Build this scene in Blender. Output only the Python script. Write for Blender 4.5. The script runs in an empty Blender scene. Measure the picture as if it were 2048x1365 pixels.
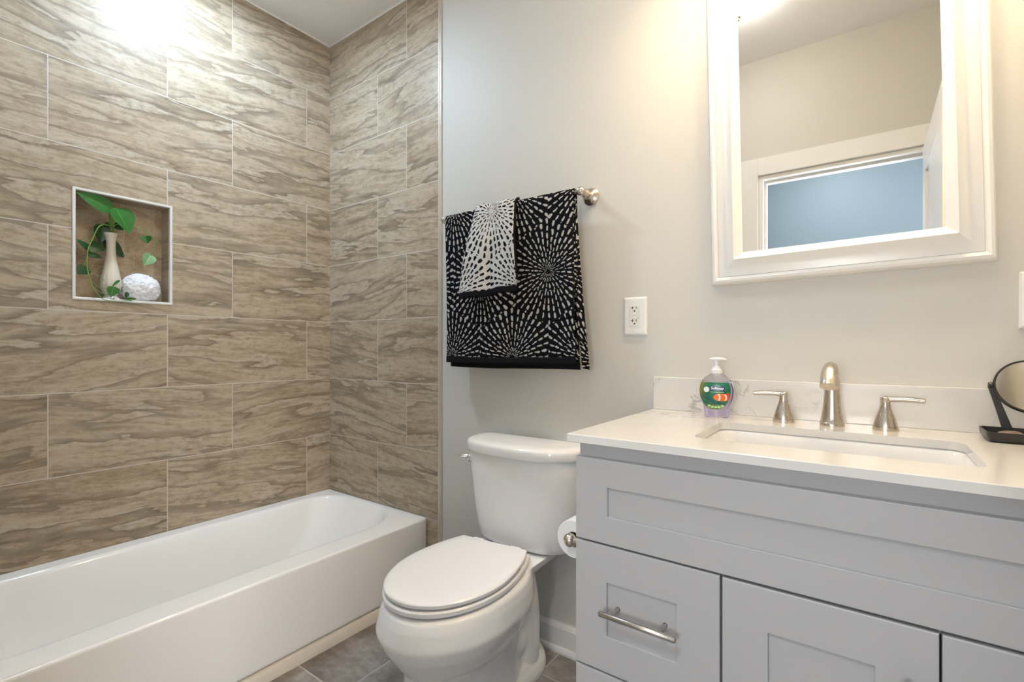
import bpy, bmesh, math, random
from mathutils import Vector, Matrix, noise as mnoise
random.seed(7)
C = bpy.context.scene
COL = C.collection
PI = math.pi

# ------------------------------------------------------------------ camera, world, exposure
F_PX, CX, CY, CZ, YAW, Y0 = 973.49, 2.3303, -1.5276, 1.095, math.radians(36.234), 696.16
cam_d = bpy.data.cameras.new('camera'); cam = bpy.data.objects.new('camera', cam_d); COL.objects.link(cam)
cam.location = (CX, CY, CZ); cam.rotation_euler = (PI / 2, 0, YAW)
cam_d.sensor_fit = 'HORIZONTAL'; cam_d.sensor_width = 36.0
cam_d.lens = 36.0 * F_PX / 2048.0
cam_d.shift_y = (Y0 - 682.5) / 2048.0
cam_d.clip_start = 0.01
C.camera = cam

w = bpy.data.worlds.new('world'); C.world = w; w.use_nodes = True
w.node_tree.nodes['Background'].inputs[0].default_value = (0.93, 0.96, 1, 1)
w.node_tree.nodes['Background'].inputs[1].default_value = 12.0
C.view_settings.view_transform = 'Standard'; C.view_settings.look = 'None'
C.view_settings.gamma = 1.0; C.view_settings.use_curve_mapping = False
C.view_settings.exposure = 0.95


def area(name, loc, rot, size, power, color, shape='DISK', size_y=None, spread=None):
    d = bpy.data.lights.new(name, 'AREA'); d.energy = power; d.color = color; d.shape = shape; d.size = size
    if size_y: d.size_y = size_y
    if spread: d.spread = spread
    o = bpy.data.objects.new(name, d); COL.objects.link(o); o.location = loc; o.rotation_euler = rot
    return o


CEIL = 2.71
area('tub_downlight_light', (0.38, -0.72, CEIL - 0.022), (0, 0, 0), 0.15, 9.0, (0.60, 0.79, 1.0))
area('hall_fill_light', (2.1, -2.25, CEIL - 0.09), (0, 0, 0), 0.30, 9.0, (0.93, 0.96, 1.0))  # fill light added in the hall, out of view
po = area('hall_fill_portal', (2.2, -2.93, 1.2), (PI / 2, 0, 0), .6, 1.0, (1, 1, 1), 'RECTANGLE', .7); po.data.cycles.is_portal = True  # portal for the added window opposite the door
po = area('hall_end_fill_portal', (3.88, -2.35, 1.2), (0, PI / 2, 0), 1.6, 1.0, (1, 1, 1), 'RECTANGLE', 1.0); po.data.cycles.is_portal = True  # portal for the added window at the hall end

# ------------------------------------------------------------------ node helper
class NT:
    def __init__(s, name):
        s.m = bpy.data.materials.new(name); s.m.use_nodes = True
        s.t = s.m.node_tree; s.b = s.t.nodes['Principled BSDF']

    def n(s, typ, **kw):
        o = s.t.nodes.new(typ)
        for k, v in kw.items(): setattr(o, k, v)
        return o

    def put(s, sock, v):
        if isinstance(v, bpy.types.NodeSocket): s.t.links.new(v, sock)
        elif v is not None: sock.default_value = v

    def math(s, op, a, b=None, c=None, clamp=False):
        o = s.n('ShaderNodeMath', operation=op, use_clamp=clamp)
        s.put(o.inputs[0], a)
        if b is not None: s.put(o.inputs[1], b)
        if c is not None: s.put(o.inputs[2], c)
        return o.outputs[0]

    def vec(s, x=0., y=0., z=0.):
        o = s.n('ShaderNodeCombineXYZ')
        for i, v in enumerate((x, y, z)): s.put(o.inputs[i], v)
        return o.outputs[0]

    def sep(s, v):
        o = s.n('ShaderNodeSeparateXYZ'); s.put(o.inputs[0], v); return o.outputs

    def vmath(s, op, a, b=None):
        o = s.n('ShaderNodeVectorMath', operation=op); s.put(o.inputs[0], a)
        if b is not None: s.put(o.inputs[1], b)
        return o.outputs[0]

    def noise(s, v, scale, detail=4., rough=.5, dist=0.):
        o = s.n('ShaderNodeTexNoise'); s.put(o.inputs['Vector'], v)
        o.inputs['Scale'].default_value = scale; o.inputs['Detail'].default_value = detail
        o.inputs['Roughness'].default_value = rough; o.inputs['Distortion'].default_value = dist
        return o.outputs['Fac'], o.outputs['Color']

    def ramp(s, f, stops, interp='LINEAR'):
        o = s.n('ShaderNodeValToRGB'); s.put(o.inputs[0], f); e = o.color_ramp; e.interpolation = interp
        while len(e.elements) < len(stops): e.elements.new(0.5)
        for el, (p, c) in zip(e.elements, stops):
            el.position = p; el.color = (*c, 1) if len(c) == 3 else c
        return o.outputs[0]

    def mix(s, f, a, b, blend='MIX'):
        o = s.n('ShaderNodeMix', data_type='RGBA', blend_type=blend)
        s.put(o.inputs['Factor'], f)
        for k, v in ((6, a), (7, b)):
            if isinstance(v, tuple) and len(v) == 3: v = (*v, 1)
            s.put(o.inputs[k], v)
        return o.outputs[2]

    def smooth(s, v, lo, hi, a=0., b=1.):
        o = s.n('ShaderNodeMapRange', interpolation_type='SMOOTHSTEP'); s.put(o.inputs[0], v)
        for i, q in enumerate((lo, hi, a, b)): o.inputs[i + 1].default_value = q
        return o.outputs[0]

    def obj(s): return s.n('ShaderNodeTexCoord').outputs['Object']
    def uv(s): return s.n('ShaderNodeTexCoord').outputs['UV']

    def bump(s, h, strength=.2, dist=.001):
        o = s.n('ShaderNodeBump'); s.put(o.inputs['Height'], h)
        o.inputs['Strength'].default_value = strength; o.inputs['Distance'].default_value = dist
        s.t.links.new(o.outputs[0], s.b.inputs['Normal'])

    def set(s, color=None, rough=None, metal=None, **kw):
        if color is not None:
            if isinstance(color, tuple) and len(color) == 3: color = (*color, 1)
            s.put(s.b.inputs['Base Color'], color)
        if rough is not None: s.put(s.b.inputs['Roughness'], rough)
        if metal is not None: s.put(s.b.inputs['Metallic'], metal)
        for k, v in kw.items(): s.put(s.b.inputs[k], v)
        return s.m


def simple(name, color, rough=.5, metal=0., var=0.03, vscale=6., **kw):
    """flat paint / plastic / metal with a faint procedural variation"""
    s = NT(name); f, _ = s.noise(s.obj(), vscale, 3.)
    a = tuple(c * (1 - var) for c in color); b = tuple(min(1, c * (1 + var)) for c in color)
    return s.set(s.mix(f, a, b), rough, metal, **kw)


def brushed(name, color, rough=.28, axis=2):
    s = NT(name); p = s.sep(s.obj()); sc = [500., 500., 500.]; sc[axis] = 12.
    v = s.vec(s.math('MULTIPLY', p[0], sc[0]), s.math('MULTIPLY', p[1], sc[1]), s.math('MULTIPLY', p[2], sc[2]))
    f, _ = s.noise(v, 1., 2.)
    s.set(s.mix(f, tuple(c * .94 for c in color), color), s.smooth(f, .2, .8, rough - .03, rough + .04), 1.0)
    return s.m


# tile grid numbers measured from the walls
TH, TL, TZ0 = 0.29876, 0.6163, 2.4268


def tile_material(name, horiz, offA, offB, seed):
    """large travertine-look porcelain tile, staggered joints, pale grout; horiz: 'x' or '-y' in the wall plane"""
    s = NT(name); p = s.sep(s.obj())
    u = p[0] if horiz == 'x' else s.math('MULTIPLY', p[1], -1.)
    z = p[2]
    v = s.math('DIVIDE', s.math('SUBTRACT', TZ0, z), TH)
    row = s.math('FLOOR', v); fv = s.math('FRACT', v)
    par = s.math('FLOORED_MODULO', row, 2.)
    off = s.math('ADD', offA, s.math('MULTIPLY', par, offB - offA))
    ww = s.math('DIVIDE', s.math('SUBTRACT', u, off), TL)
    col = s.math('FLOOR', ww); fw = s.math('FRACT', ww)
    du = s.math('MULTIPLY', s.math('MINIMUM', fw, s.math('SUBTRACT', 1., fw)), TL)
    dv = s.math('MULTIPLY', s.math('MINIMUM', fv, s.math('SUBTRACT', 1., fv)), TH)
    d = s.math('MINIMUM', du, dv)
    face = s.smooth(d, .0011, .0020)
    wn = s.n('ShaderNodeTexWhiteNoise', noise_dimensions='3D')
    s.put(wn.inputs['Vector'], s.vec(s.math('ADD', col, seed), row, seed))
    r = s.sep(wn.outputs['Color'])
    # slanted, stretched coordinates, different in every tile
    tilt = s.math('MULTIPLY', s.math('SUBTRACT', r[2], .45), .26)
    zz = s.math('ADD', z, s.math('MULTIPLY', u, tilt))
    ox = s.math('MULTIPLY', r[0], 37.); oz = s.math('MULTIPLY', r[1], 53.)

    def P(su, sz, src, k): return s.vec(s.math('ADD', s.math('MULTIPLY', u, su), s.math('ADD', ox, k)), s.math('ADD', s.math('MULTIPLY', src, sz), oz), seed + k)
    w1, _ = s.noise(P(2.4, 4., zz, 0.), 1., 2., .5)
    w2, _ = s.noise(P(15., 30., zz, 5.), 1., 5., .65)
    zw = s.math('ADD', zz, s.math('ADD', s.math('MULTIPLY', s.math('SUBTRACT', w1, .5), .075), s.math('MULTIPLY', s.math('SUBTRACT', w2, .5), .020)))
    n1, _ = s.noise(P(2.2, 15., zw, 1.), 1., 6., .62)
    n2, _ = s.noise(P(1.5, 10., zw, 2.), 1., 3., .5)
    n3, _ = s.noise(P(7., 85., zw, 3.), 1., 5., .68)
    mott, _ = s.noise(P(26., 48., zz, 4.), 1., 5., .70)
    gate, _ = s.noise(P(3., 5., zz, 6.), 1., 2., .5)
    tone = s.math('ADD', s.math('MULTIPLY', n1, .40), s.math('ADD', s.math('MULTIPLY', n3, .33), s.math('MULTIPLY', mott, .27)))
    c = s.ramp(tone, [(.39, (.285, .205, .128)), (.46, (.400, .308, .205)), (.52, (.485, .390, .277)), (.585, (.54, .452, .337)), (.65, (.61, .535, .42))])
    # a few strata: dark below the contour of a broad noise, a crisp thin line on it, a pale seam next to some
    e = s.math('ADD', s.math('SUBTRACT', n2, .53), s.math('MULTIPLY', s.math('SUBTRACT', mott, .5), .035))
    on = s.smooth(gate, .44, .56)
    line = s.smooth(s.math('ABSOLUTE', e), .0, .013, 1., 0.)
    shade = s.math('MULTIPLY', s.smooth(e, -.075, 0., 0., 1.), s.smooth(e, 0., .006, 1., 0.))
    shade = s.math('MULTIPLY', shade, s.math('ADD', .46, s.math('MULTIPLY', n3, .55)))
    c = s.mix(shade, c, (.175, .128, .085))
    c = s.mix(s.math('MULTIPLY', line, s.math('MULTIPLY', on, .72)), c, (.135, .098, .064))
    pale = s.math('MULTIPLY', s.smooth(e, .012, .03, 0., 1.), s.smooth(e, .045, .080, 1., 0.))
    c = s.mix(s.math('MULTIPLY', s.math('MULTIPLY', pale, on), s.math('MULTIPLY', s.smooth(mott, .38, .62), .55)), c, (.60, .555, .485))
    e2 = s.math('ADD', s.math('SUBTRACT', n1, .44), s.math('MULTIPLY', s.math('SUBTRACT', mott, .5), .03))
    l2 = s.math('MULTIPLY', s.smooth(s.math('ABSOLUTE', e2), .0, .010, 1., 0.), s.smooth(gate, .52, .44))
    c = s.mix(s.math('MULTIPLY', l2, .45), c, (.16, .115, .075))
    fl = s.math('MULTIPLY', s.smooth(mott, .60, .70), on)
    c = s.mix(s.math('MULTIPLY', fl, .35), c, (.56, .51, .43))
    c = s.mix(s.math('MULTIPLY', s.smooth(mott, .50, .36), .26), c, (.20, .145, .09))
    c = s.mix(s.math('MULTIPLY', s.smooth(n3, .46, .34), .22), c, (.21, .155, .10))
    c = s.mix(s.math('MULTIPLY', s.smooth(n3, .56, .68), .35), c, (.60, .53, .43))
    c = s.mix(.20, c, s.mix(r[1], (.31, .245, .175), (.46, .40, .325)))
    c = s.mix(face, (.62, .58, .52), c)
    s.set(c, s.mix(face, (.75, .75, .75), s.ramp(n3, [(.3, (.30, .30, .30)), (.7, (.42, .42, .42))])))
    s.b.inputs['Specular IOR Level'].default_value = .5
    s.bump(face, .35, .0012)
    return s.m


def grid_tile(name, a, b, ou, ov, su, sv, cols, grout, rough, g=.0016, seed=0., brick=0., nscale=3.5):
    """plain grid tile in the plane of two object axes"""
    s = NT(name); p = s.sep(s.obj()); ax = {'x': 0, 'y': 1, 'z': 2}
    u = p[ax[a]]; v0 = p[ax[b]]
    v = s.math('DIVIDE', s.math('SUBTRACT', v0, ov), sv); row = s.math('FLOOR', v); fv = s.math('FRACT', v)
    uo = s.math('MULTIPLY', s.math('FLOORED_MODULO', row, 2.), brick)
    ww = s.math('ADD', s.math('DIVIDE', s.math('SUBTRACT', u, ou), su), uo); col = s.math('FLOOR', ww); fw = s.math('FRACT', ww)
    du = s.math('MULTIPLY', s.math('MINIMUM', fw, s.math('SUBTRACT', 1., fw)), su)
    dv = s.math('MULTIPLY', s.math('MINIMUM', fv, s.math('SUBTRACT', 1., fv)), sv)
    face = s.smooth(s.math('MINIMUM', du, dv), g * .7, g * 1.3)
    wn = s.n('ShaderNodeTexWhiteNoise', noise_dimensions='3D'); s.put(wn.inputs['Vector'], s.vec(col, row, seed))
    r = s.sep(wn.outputs['Color'])
    q = s.vec(s.math('ADD', u, s.math('MULTIPLY', r[0], 31.)), s.math('ADD', s.math('MULTIPLY', v0, 1.6), s.math('MULTIPLY', r[1], 17.)), seed)
    n1, _ = s.noise(q, nscale, 8., .62, .6); n2, _ = s.noise(q, nscale * 9, 4., .6)
    t = s.math('ADD', s.math('MULTIPLY', n1, .68), s.math('MULTIPLY', n2, .32))
    t = s.math('ADD', t, s.math('MULTIPLY', s.math('SUBTRACT', r[2], .5), .08))
    c = s.ramp(t, [(.36, cols[0]), (.5, cols[1]), (.64, cols[2])])
    s.set(s.mix(face, grout, c), rough); s.bump(s.math('ADD', face, s.math('MULTIPLY', n2, .15)), .3, .0012)
    return s.m


M = {}
M['tile_left'] = tile_material('tile_left', '-y', .1328, .4951, 3.)
M['tile_back'] = tile_material('tile_back', 'x', .3983, .6061, 11.)
M['niche'] = grid_tile('niche_tile', 'y', 'z', -.868, 1.283, .150, .098, [(.30, .21, .12), (.48, .36, .225), (.60, .50, .36)], (.47, .42, .36), .4, .0013, 5., .33, 9.)
M['floor'] = grid_tile('floor_tile', 'x', 'y', .98, -.152, .457, .457, [(.15, .128, .110), (.26, .232, .208), (.42, .39, .365)], (.50, .46, .41), .42, .0024, 9., 0., 3.)


def paint(name, col, rough=.55):
    s = NT(name); f, _ = s.noise(s.obj(), 260., 2.); g, _ = s.noise(s.obj(), 1.4, 2.)
    s.set(s.mix(g, tuple(c * .985 for c in col), col), rough); s.bump(f, .05, .0005); return s.m


M['wall'] = paint('wall_paint', (.625, .605, .56))
M['ceiling'] = paint('ceiling_paint', (.91, .905, .895), .7)
M['blue'] = paint('blue_paint', (.145, .195, .225))
M['trim'] = simple('white_trim_paint', (.80, .79, .77), .35, var=.015)
M['hallfloor'] = simple('hall_floor', (.30, .22, .15), .4, var=.25, vscale=9.)
M['edge'] = simple('tile_edge_metal', (.62, .58, .52), .35, .35)
M['niche_trim'] = simple('niche_trim_white', (.80, .78, .75), .3)
M['enamel'] = simple('tub_enamel', (.92, .905, .88), .09, var=.008)
M['caulk'] = simple('tub_floor_strip', (.76, .69, .60), .4, var=.04, vscale=20.)
M['china'] = simple('vitreous_china', (.87, .86, .85), .06, var=.008)
M['seat'] = simple('seat_plastic', (.90, .88, .875), .22, var=.008)
M['nickel'] = brushed('brushed_nickel', (.66, .58, .49), .25, 2)
M['nickel_x'] = brushed('brushed_nickel_bar', (.52, .48, .44), .26, 0)
M['chrome'] = simple('chrome', (.78, .78, .79), .06, 1.)
M['cabinet'] = simple('cabinet_grey_lacquer', (.43, .425, .43), .38, var=.01, vscale=3.)
M['dark'] = simple('shadow_gap_dark', (.03, .03, .03), .7)
M['sinkwhite'] = simple('sink_porcelain', (.80, .80, .80), .08, var=.005)
M['plate'] = simple('plate_plastic_white', (.80, .79, .77), .3, var=.01)
M['device'] = simple('receptacle_plastic', (.76, .745, .69), .35, var=.01)
M['black'] = simple('matte_black_plastic', (.018, .016, .016), .35)
M['slot'] = simple('slot_black', (.012, .012, .012), .8)
M['frame'] = simple('mirror_frame_white', (.83, .81, .775), .28, var=.008)
M['paper'] = simple('tissue_paper', (.83, .82, .80), .95, var=.02, vscale=60.)
M['card'] = simple('cardboard_core', (.42, .32, .22), .9)
M['vase'] = simple('cream_glazed_ceramic', (.72, .66, .54), .16, var=.04, vscale=25.)
M['pouf'] = simple('white_mesh_net', (.90, .89, .91), .9, var=.04, vscale=90., **{'Subsurface Weight': .6, 'Subsurface Radius': (.02, .02, .02), 'Subsurface Scale': 1.})
M['stem'] = simple('vine_green', (.20, .33, .06), .5, var=.2, vscale=30.)
M['pump'] = simple('pump_white_plastic', (.83, .83, .84), .3)
M['shell'] = simple('brown_shiny_shell', (.20, .13, .09), .15, var=.5, vscale=60.)
M['cotton'] = simple('white_soap_cake', (.78, .80, .72), .5, var=.04, vscale=30.)
M['hem'] = simple('towel_hem_black', (.010, .010, .012), 1., var=.4, vscale=300., **{'Specular IOR Level': .1})
s = NT('mirror_silver'); M['mirror'] = s.set((.93, .93, .92), 0.0, 1.0)
M['glass_lamp'] = None


def quartz():
    s = NT('white_quartz'); o = s.obj()
    f, _ = s.noise(o, 3.2, 6., .6, 1.2); g, _ = s.noise(o, 1.7, 3., .5); k, _ = s.noise(o, 30., 4., .7, .8)
    ln = s.smooth(s.math('ABSOLUTE', s.math('ADD', s.math('SUBTRACT', f, .5), s.math('MULTIPLY', s.math('SUBTRACT', k, .5), .05))), 0., .016, 1., 0.)
    patch = s.smooth(g, .50, .60)
    fl = s.smooth(k, .40, .60)
    m = s.math('MULTIPLY', s.math('MULTIPLY', ln, patch), s.math('MULTIPLY', fl, .85))
    cloud = s.mix(s.smooth(f, .35, .65), (.72, .70, .665), (.69, .67, .635))
    return s.set(s.mix(m, cloud, (.40, .38, .36)), .16)


M['quartz'] = quartz()


def burst(name, invert):
    """terry towel with starbursts of drop shaped dashes; UV in metres"""
    s = NT(name); p = s.sep(s.uv()); wob, wc = s.noise(s.uv(), 38., 2.); wv = s.sep(wc)
    u = s.math('ADD', p[0], s.math('MULTIPLY', s.math('SUBTRACT', wv[0], .5), .010))
    v = s.math('ADD', p[1], s.math('MULTIPLY', s.math('SUBTRACT', wv[1], .5), .010))
    DX, DZ = .30, .60

    def cell(ou, ov):
        a = s.math('SUBTRACT', s.math('FRACT', s.math('DIVIDE', s.math('SUBTRACT', u, ou - DX / 2), DX)), .5)
        b = s.math('SUBTRACT', s.math('FRACT', s.math('DIVIDE', s.math('SUBTRACT', v, ov - DZ / 2), DZ)), .5)
        a = s.math('MULTIPLY', a, DX); b = s.math('MULTIPLY', b, DZ)
        r = s.math('SQRT', s.math('ADD', s.math('MULTIPLY', a, a), s.math('MULTIPLY', b, b)))
        return a, b, r
    a1, b1, r1 = cell(.085, .0); a2, b2, r2 = cell(.235, .30)
    sel = s.math('LESS_THAN', r2, r1)

    def pick(x, y): return s.math('ADD', x, s.math('MULTIPLY', sel, s.math('SUBTRACT', y, x)))
    a, b, r = pick(a1, a2), pick(b1, b2), pick(r1, r2)
    th = s.math('DIVIDE', s.math('ARCTAN2', a, b), 2 * PI)
    big = s.math('GREATER_THAN', r, .070)
    N = s.math('ADD', 24., s.math('MULTIPLY', big, 16.))
    aa = s.math('ADD', s.math('MULTIPLY', th, N), s.math('MULTIPLY', big, .37))
    ai = s.math('FLOOR', aa)
    w0 = s.n('ShaderNodeTexWhiteNoise', noise_dimensions='3D'); s.put(w0.inputs['Vector'], s.vec(ai, s.math('ADD', big, 3.), sel)); j0 = s.sep(w0.outputs['Color'])
    parity = s.math('MULTIPLY', s.math('FLOORED_MODULO', ai, 2.), .5)
    step = s.math('ADD', .021, s.math('MULTIPLY', big, .006))
    ring = s.math('ADD', s.math('DIVIDE', s.math('SUBTRACT', r, .010), step), s.math('ADD', parity, s.math('MULTIPLY', j0[0], .6)))
    ri = s.math('FLOOR', ring); rf = s.math('FRACT', ring)
    af = s.math('ABSOLUTE', s.math('SUBTRACT', s.math('FRACT', aa), .5))
    wn = s.n('ShaderNodeTexWhiteNoise', noise_dimensions='3D'); s.put(wn.inputs['Vector'], s.vec(ai, ri, sel)); q = s.sep(wn.outputs['Color'])
    # drop outline: narrow at its inner end, round at its outer end
    lo = s.math('ADD', .02, s.math('MULTIPLY', q[0], .16))
    t = s.math('DIVIDE', s.math('SUBTRACT', rf, lo), .74)
    tt = s.math('MINIMUM', s.math('MAXIMUM', t, 0.), 1.)
    prof = s.math('MULTIPLY', s.math('POWER', tt, .34), s.math('POWER', s.math('SUBTRACT', 1.0, tt), .20))
    amp = s.math('ADD', .16, s.math('MULTIPLY', q[1], .14))
    half = s.math('MULTIPLY', prof, s.math('MULTIPLY', amp, 1.45 if invert else 1.12))
    mask = s.smooth(s.math('SUBTRACT', half, af), -.015, .035)
    mask = s.math('MULTIPLY', mask, s.math('GREATER_THAN', r, .009))
    fz, _ = s.noise(s.uv(), 900., 2.)
    ground, mark = ((.005, .005, .007), (.52, .50, .475)) if not invert else ((.66, .64, .62), (.012, .012, .014))
    c = s.mix(mask, ground, mark)
    c = s.mix(s.math('MULTIPLY', fz, .10), c, (.05, .05, .05), 'MIX')
    s.set(c, 1.0); s.b.inputs['Specular IOR Level'].default_value = .08
    s.bump(s.math('ADD', fz, s.math('MULTIPLY', mask, -.6 if not invert else .6)), .6, .0015)
    return s.m


M['burst'] = burst('burst_terry_black', False)
M['burst_inv'] = burst('burst_terry_white', True)


def leaf_mat(name, a, b, rough=.32):
    s = NT(name); p = s.sep(s.uv()); f, _ = s.noise(s.obj(), 40., 3.)
    mid = s.smooth(s.math('ABSOLUTE', s.math('SUBTRACT', p[0], .5)), .0, .035, 1., 0.)
    c = s.mix(f, a, b); c = s.mix(s.math('MULTIPLY', mid, .5), c, tuple(min(1, x * 2.2) for x in b))
    s.set(c, rough); s.b.inputs['Subsurface Weight'].default_value = 0.0
    return s.m


M['leaf'] = leaf_mat('pothos_leaf', (.018, .105, .014), (.045, .20, .028))
M['leaf_dark'] = leaf_mat('pothos_leaf_dark', (.012, .05, .010), (.022, .085, .015))
M['leaf_pale'] = leaf_mat('pothos_leaf_pale', (.16, .34, .15), (.26, .46, .22))


def emis(name, col, strength):
    s = NT(name); s.set((.8, .8, .8), .4); s.b.inputs['Emission Color'].default_value = (*col, 1); s.b.inputs['Emission Strength'].default_value = strength
    return s.m


M['dome'] = emis('dome_glass_glow', (1., .94, .85), 15.)
M['brass'] = simple('brass', (.78, .55, .25), .25, 1.)
M['lens_cool'] = emis('downlight_lens_cool', (.92, .96, 1.), 3.)
M['shade'] = emis('frosted_shade_glow', (1., .79, .52), 6.0)
M['bulb'] = emis('lamp_bulb_glow', (1., .77, .49), 215.)   # the lit glass shades are the vanity lamps
s = NT('clear_plastic'); s.set((.97, .96, 1.0), .03); s.b.inputs['Transmission Weight'].default_value = 1.; s.b.inputs['IOR'].default_value = 1.25; M['clear'] = s.m
s = NT('lavender_soap_liquid'); s.set((.84, .78, .97), .02); s.b.inputs['Transmission Weight'].default_value = 1.; s.b.inputs['IOR'].default_value = 1.18; M['liquid'] = s.m


def label_art():
    s = NT('aquarium_label_print'); p = s.sep(s.uv()); n1, _ = s.noise(s.uv(), 9., 5., .6, 1.); n2, _ = s.noise(s.uv(), 26., 4., .6)
    c = s.ramp(n1, [(.32, (.005, .05, .09)), (.48, (.006, .12, .11)), (.60, (.015, .16, .05)), (.72, (.10, .25, .03))])
    top = s.smooth(p[1], .55, 1.); side = s.smooth(p[0], .30, .02)
    c = s.mix(s.math('MULTIPLY', top, .5), c, (.02, .22, .08))
    c = s.mix(s.math('MULTIPLY', side, s.math('MULTIPLY', s.smooth(p[1], .3, .7), .7)), c, (.35, .27, .03))
    low = s.smooth(p[1], .24, .10)
    c = s.mix(low, c, s.ramp(n2, [(.40, (.012, .02, .01)), (.50, (.06, .20, .02)), (.58, (.25, .45, .06)), (.66, (.5, .4, .25))]))
    return s.set(c, .25)


M['label'] = label_art()
M['pane'] = simple('fill_window_glass', (.9, .95, .97), .02, Alpha=.07)
for k, c in dict(navy=(.010, .020, .16), white=(.85, .85, .85), orange=(.85, .17, .008), red=(.75, .05, .01), ltgreen=(.45, .68, .30), gold=(.55, .38, .06)).items():
    M['p_' + k] = simple('print_' + k, c, .3, var=.04, vscale=200.)


# ------------------------------------------------------------------ mesh helpers
def obj(name, bm, mat, parent=None, smooth=False, angle=40, kind=None, label=None, loc=None):
    me = bpy.data.meshes.new(name)
    bmesh.ops.recalc_face_normals(bm, faces=bm.faces)
    bm.to_mesh(me); bm.free()
    for m in (mat if isinstance(mat, (list, tuple)) else [mat]): me.materials.append(m)
    o = bpy.data.objects.new(name, me); COL.objects.link(o)
    if smooth:
        for p in me.polygons: p.use_smooth = True
        if angle: me.set_sharp_from_angle(angle=math.radians(angle))
    if parent: o.parent = parent
    if loc is not None: o.location = loc
    if kind: o['kind'] = kind
    if label: o['label'] = label
    return o


def empty(name, loc, label, cat, group=None, rot=None):
    o = bpy.data.objects.new(name, None); COL.objects.link(o); o.location = loc; o.empty_display_size = .05
    if rot: o.rotation_euler = rot
    o['label'] = label; o['category'] = cat
    if group: o['group'] = group
    return o


def tag(o, label, cat, group=None):
    o['label'] = label; o['category'] = cat
    if group: o['group'] = group
    return o


def BM(): return bmesh.new()


def box(bm, x0, x1, y0, y1, z0, z1, bev=0., seg=2, mi=0):
    vs = [bm.verts.new((x, y, z)) for x in (x0, x1) for y in (y0, y1) for z in (z0, z1)]
    idx = [(0, 1, 3, 2), (4, 6, 7, 5), (0, 4, 5, 1), (2, 3, 7, 6), (0, 2, 6, 4), (1, 5, 7, 3)]
    fs = [bm.faces.new([vs[i] for i in f]) for f in idx]
    for f in fs: f.material_index = mi
    if bev:
        es = list({e for f in fs for e in f.edges})
        r = bmesh.ops.bevel(bm, geom=es, offset=bev, segments=seg, profile=.5, affect='EDGES')
        for f in r['faces']: f.material_index = mi
    return bm


def xform(bm, verts, mat):
    for v in verts: v.co = mat @ v.co


def rings(bm, secs, cap0=True, cap1=True, mi=0, closed=True):
    """loft a list of point rings"""
    R = [[bm.verts.new(p) for p in s] for s in secs]; n = len(R[0])
    for a, b in zip(R, R[1:]):
        for i in range(n if closed else n - 1):
            j = (i + 1) % n
            f = bm.faces.new((a[i], a[j], b[j], b[i])); f.material_index = mi
    if cap0: bm.faces.new(R[0][::-1]).material_index = mi
    if cap1: bm.faces.new(R[-1]).material_index = mi
    return R


def lathe(bm, prof, center=(0, 0, 0), axis='z', n=32, cap0=True, cap1=True, mi=0):
    cx, cy, cz = center; secs = []
    for r, h in prof:
        ring = []
        for i in range(n):
            a = 2 * PI * i / n; c, s_ = r * math.cos(a), r * math.sin(a)
            ring.append({'z': (cx + c, cy + s_, cz + h), 'y': (cx + c, cy + h, cz + s_), 'x': (cx + h, cy + c, cz + s_)}[axis])
        secs.append(ring)
    return rings(bm, secs, cap0, cap1, mi)


def tube(bm, pts, rad, n=10, cap=True, flat=None, mi=0):
    """sweep a circle (or ellipse, flat=(rx,ry) scale) along points; rad number or list"""
    pts = [Vector(p) for p in pts]; secs = []; up = None
    for i, p in enumerate(pts):
        t = (pts[min(i + 1, len(pts) - 1)] - pts[max(i - 1, 0)]).normalized()
        if up is None:
            up = Vector((0, 0, 1)) if abs(t.z) < .9 else Vector((0, 1, 0))
        a = t.cross(up).normalized(); up = a.cross(t).normalized()
        r = rad[i] if isinstance(rad, (list, tuple)) else rad
        fx, fy = flat if flat else (1, 1)
        secs.append([tuple(p + a * (r * fx * math.cos(2 * PI * k / n)) + up * (r * fy * math.sin(2 * PI * k / n))) for k in range(n)])
    return rings(bm, secs, cap, cap, mi)


def cat(pts, m=6):
    """Catmull-Rom through points"""
    P = [Vector(p) for p in pts]; P = [P[0] * 2 - P[1]] + P + [P[-1] * 2 - P[-2]]; out = []
    for i in range(1, len(P) - 2):
        for k in range(m):
            t = k / m
            out.append(.5 * ((2 * P[i]) + (P[i + 1] - P[i - 1]) * t + (2 * P[i - 1] - 5 * P[i] + 4 * P[i + 1] - P[i + 2]) * t * t + (3 * P[i] - P[i - 1] - 3 * P[i + 1] + P[i + 2]) * t ** 3))
    out.append(P[-2]); return out


def rrect(x0, x1, y0, y1, r, n=6):
    """rounded rectangle outline ccw; r number or 4 radii for (x1y1, x0y1, x0y0, x1y0)"""
    rr = r if isinstance(r, (list, tuple)) else [r] * 4; out = []
    for (cx, cy, a0), q in zip(((x1, y1, 0), (x0, y1, 90), (x0, y0, 180), (x1, y0, 270)), rr):
        ox = cx - q if cx == x1 else cx + q; oy = cy - q if cy == y1 else cy + q
        for k in range(n + 1):
            a = math.radians(a0 + 90 * k / n); out.append((ox + q * math.cos(a), oy + q * math.sin(a)))
    return out


def struct(name, bm, mat, parent=None, **kw):
    return obj(name, bm, mat, parent, kind=None if parent else 'structure', **kw)


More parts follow.
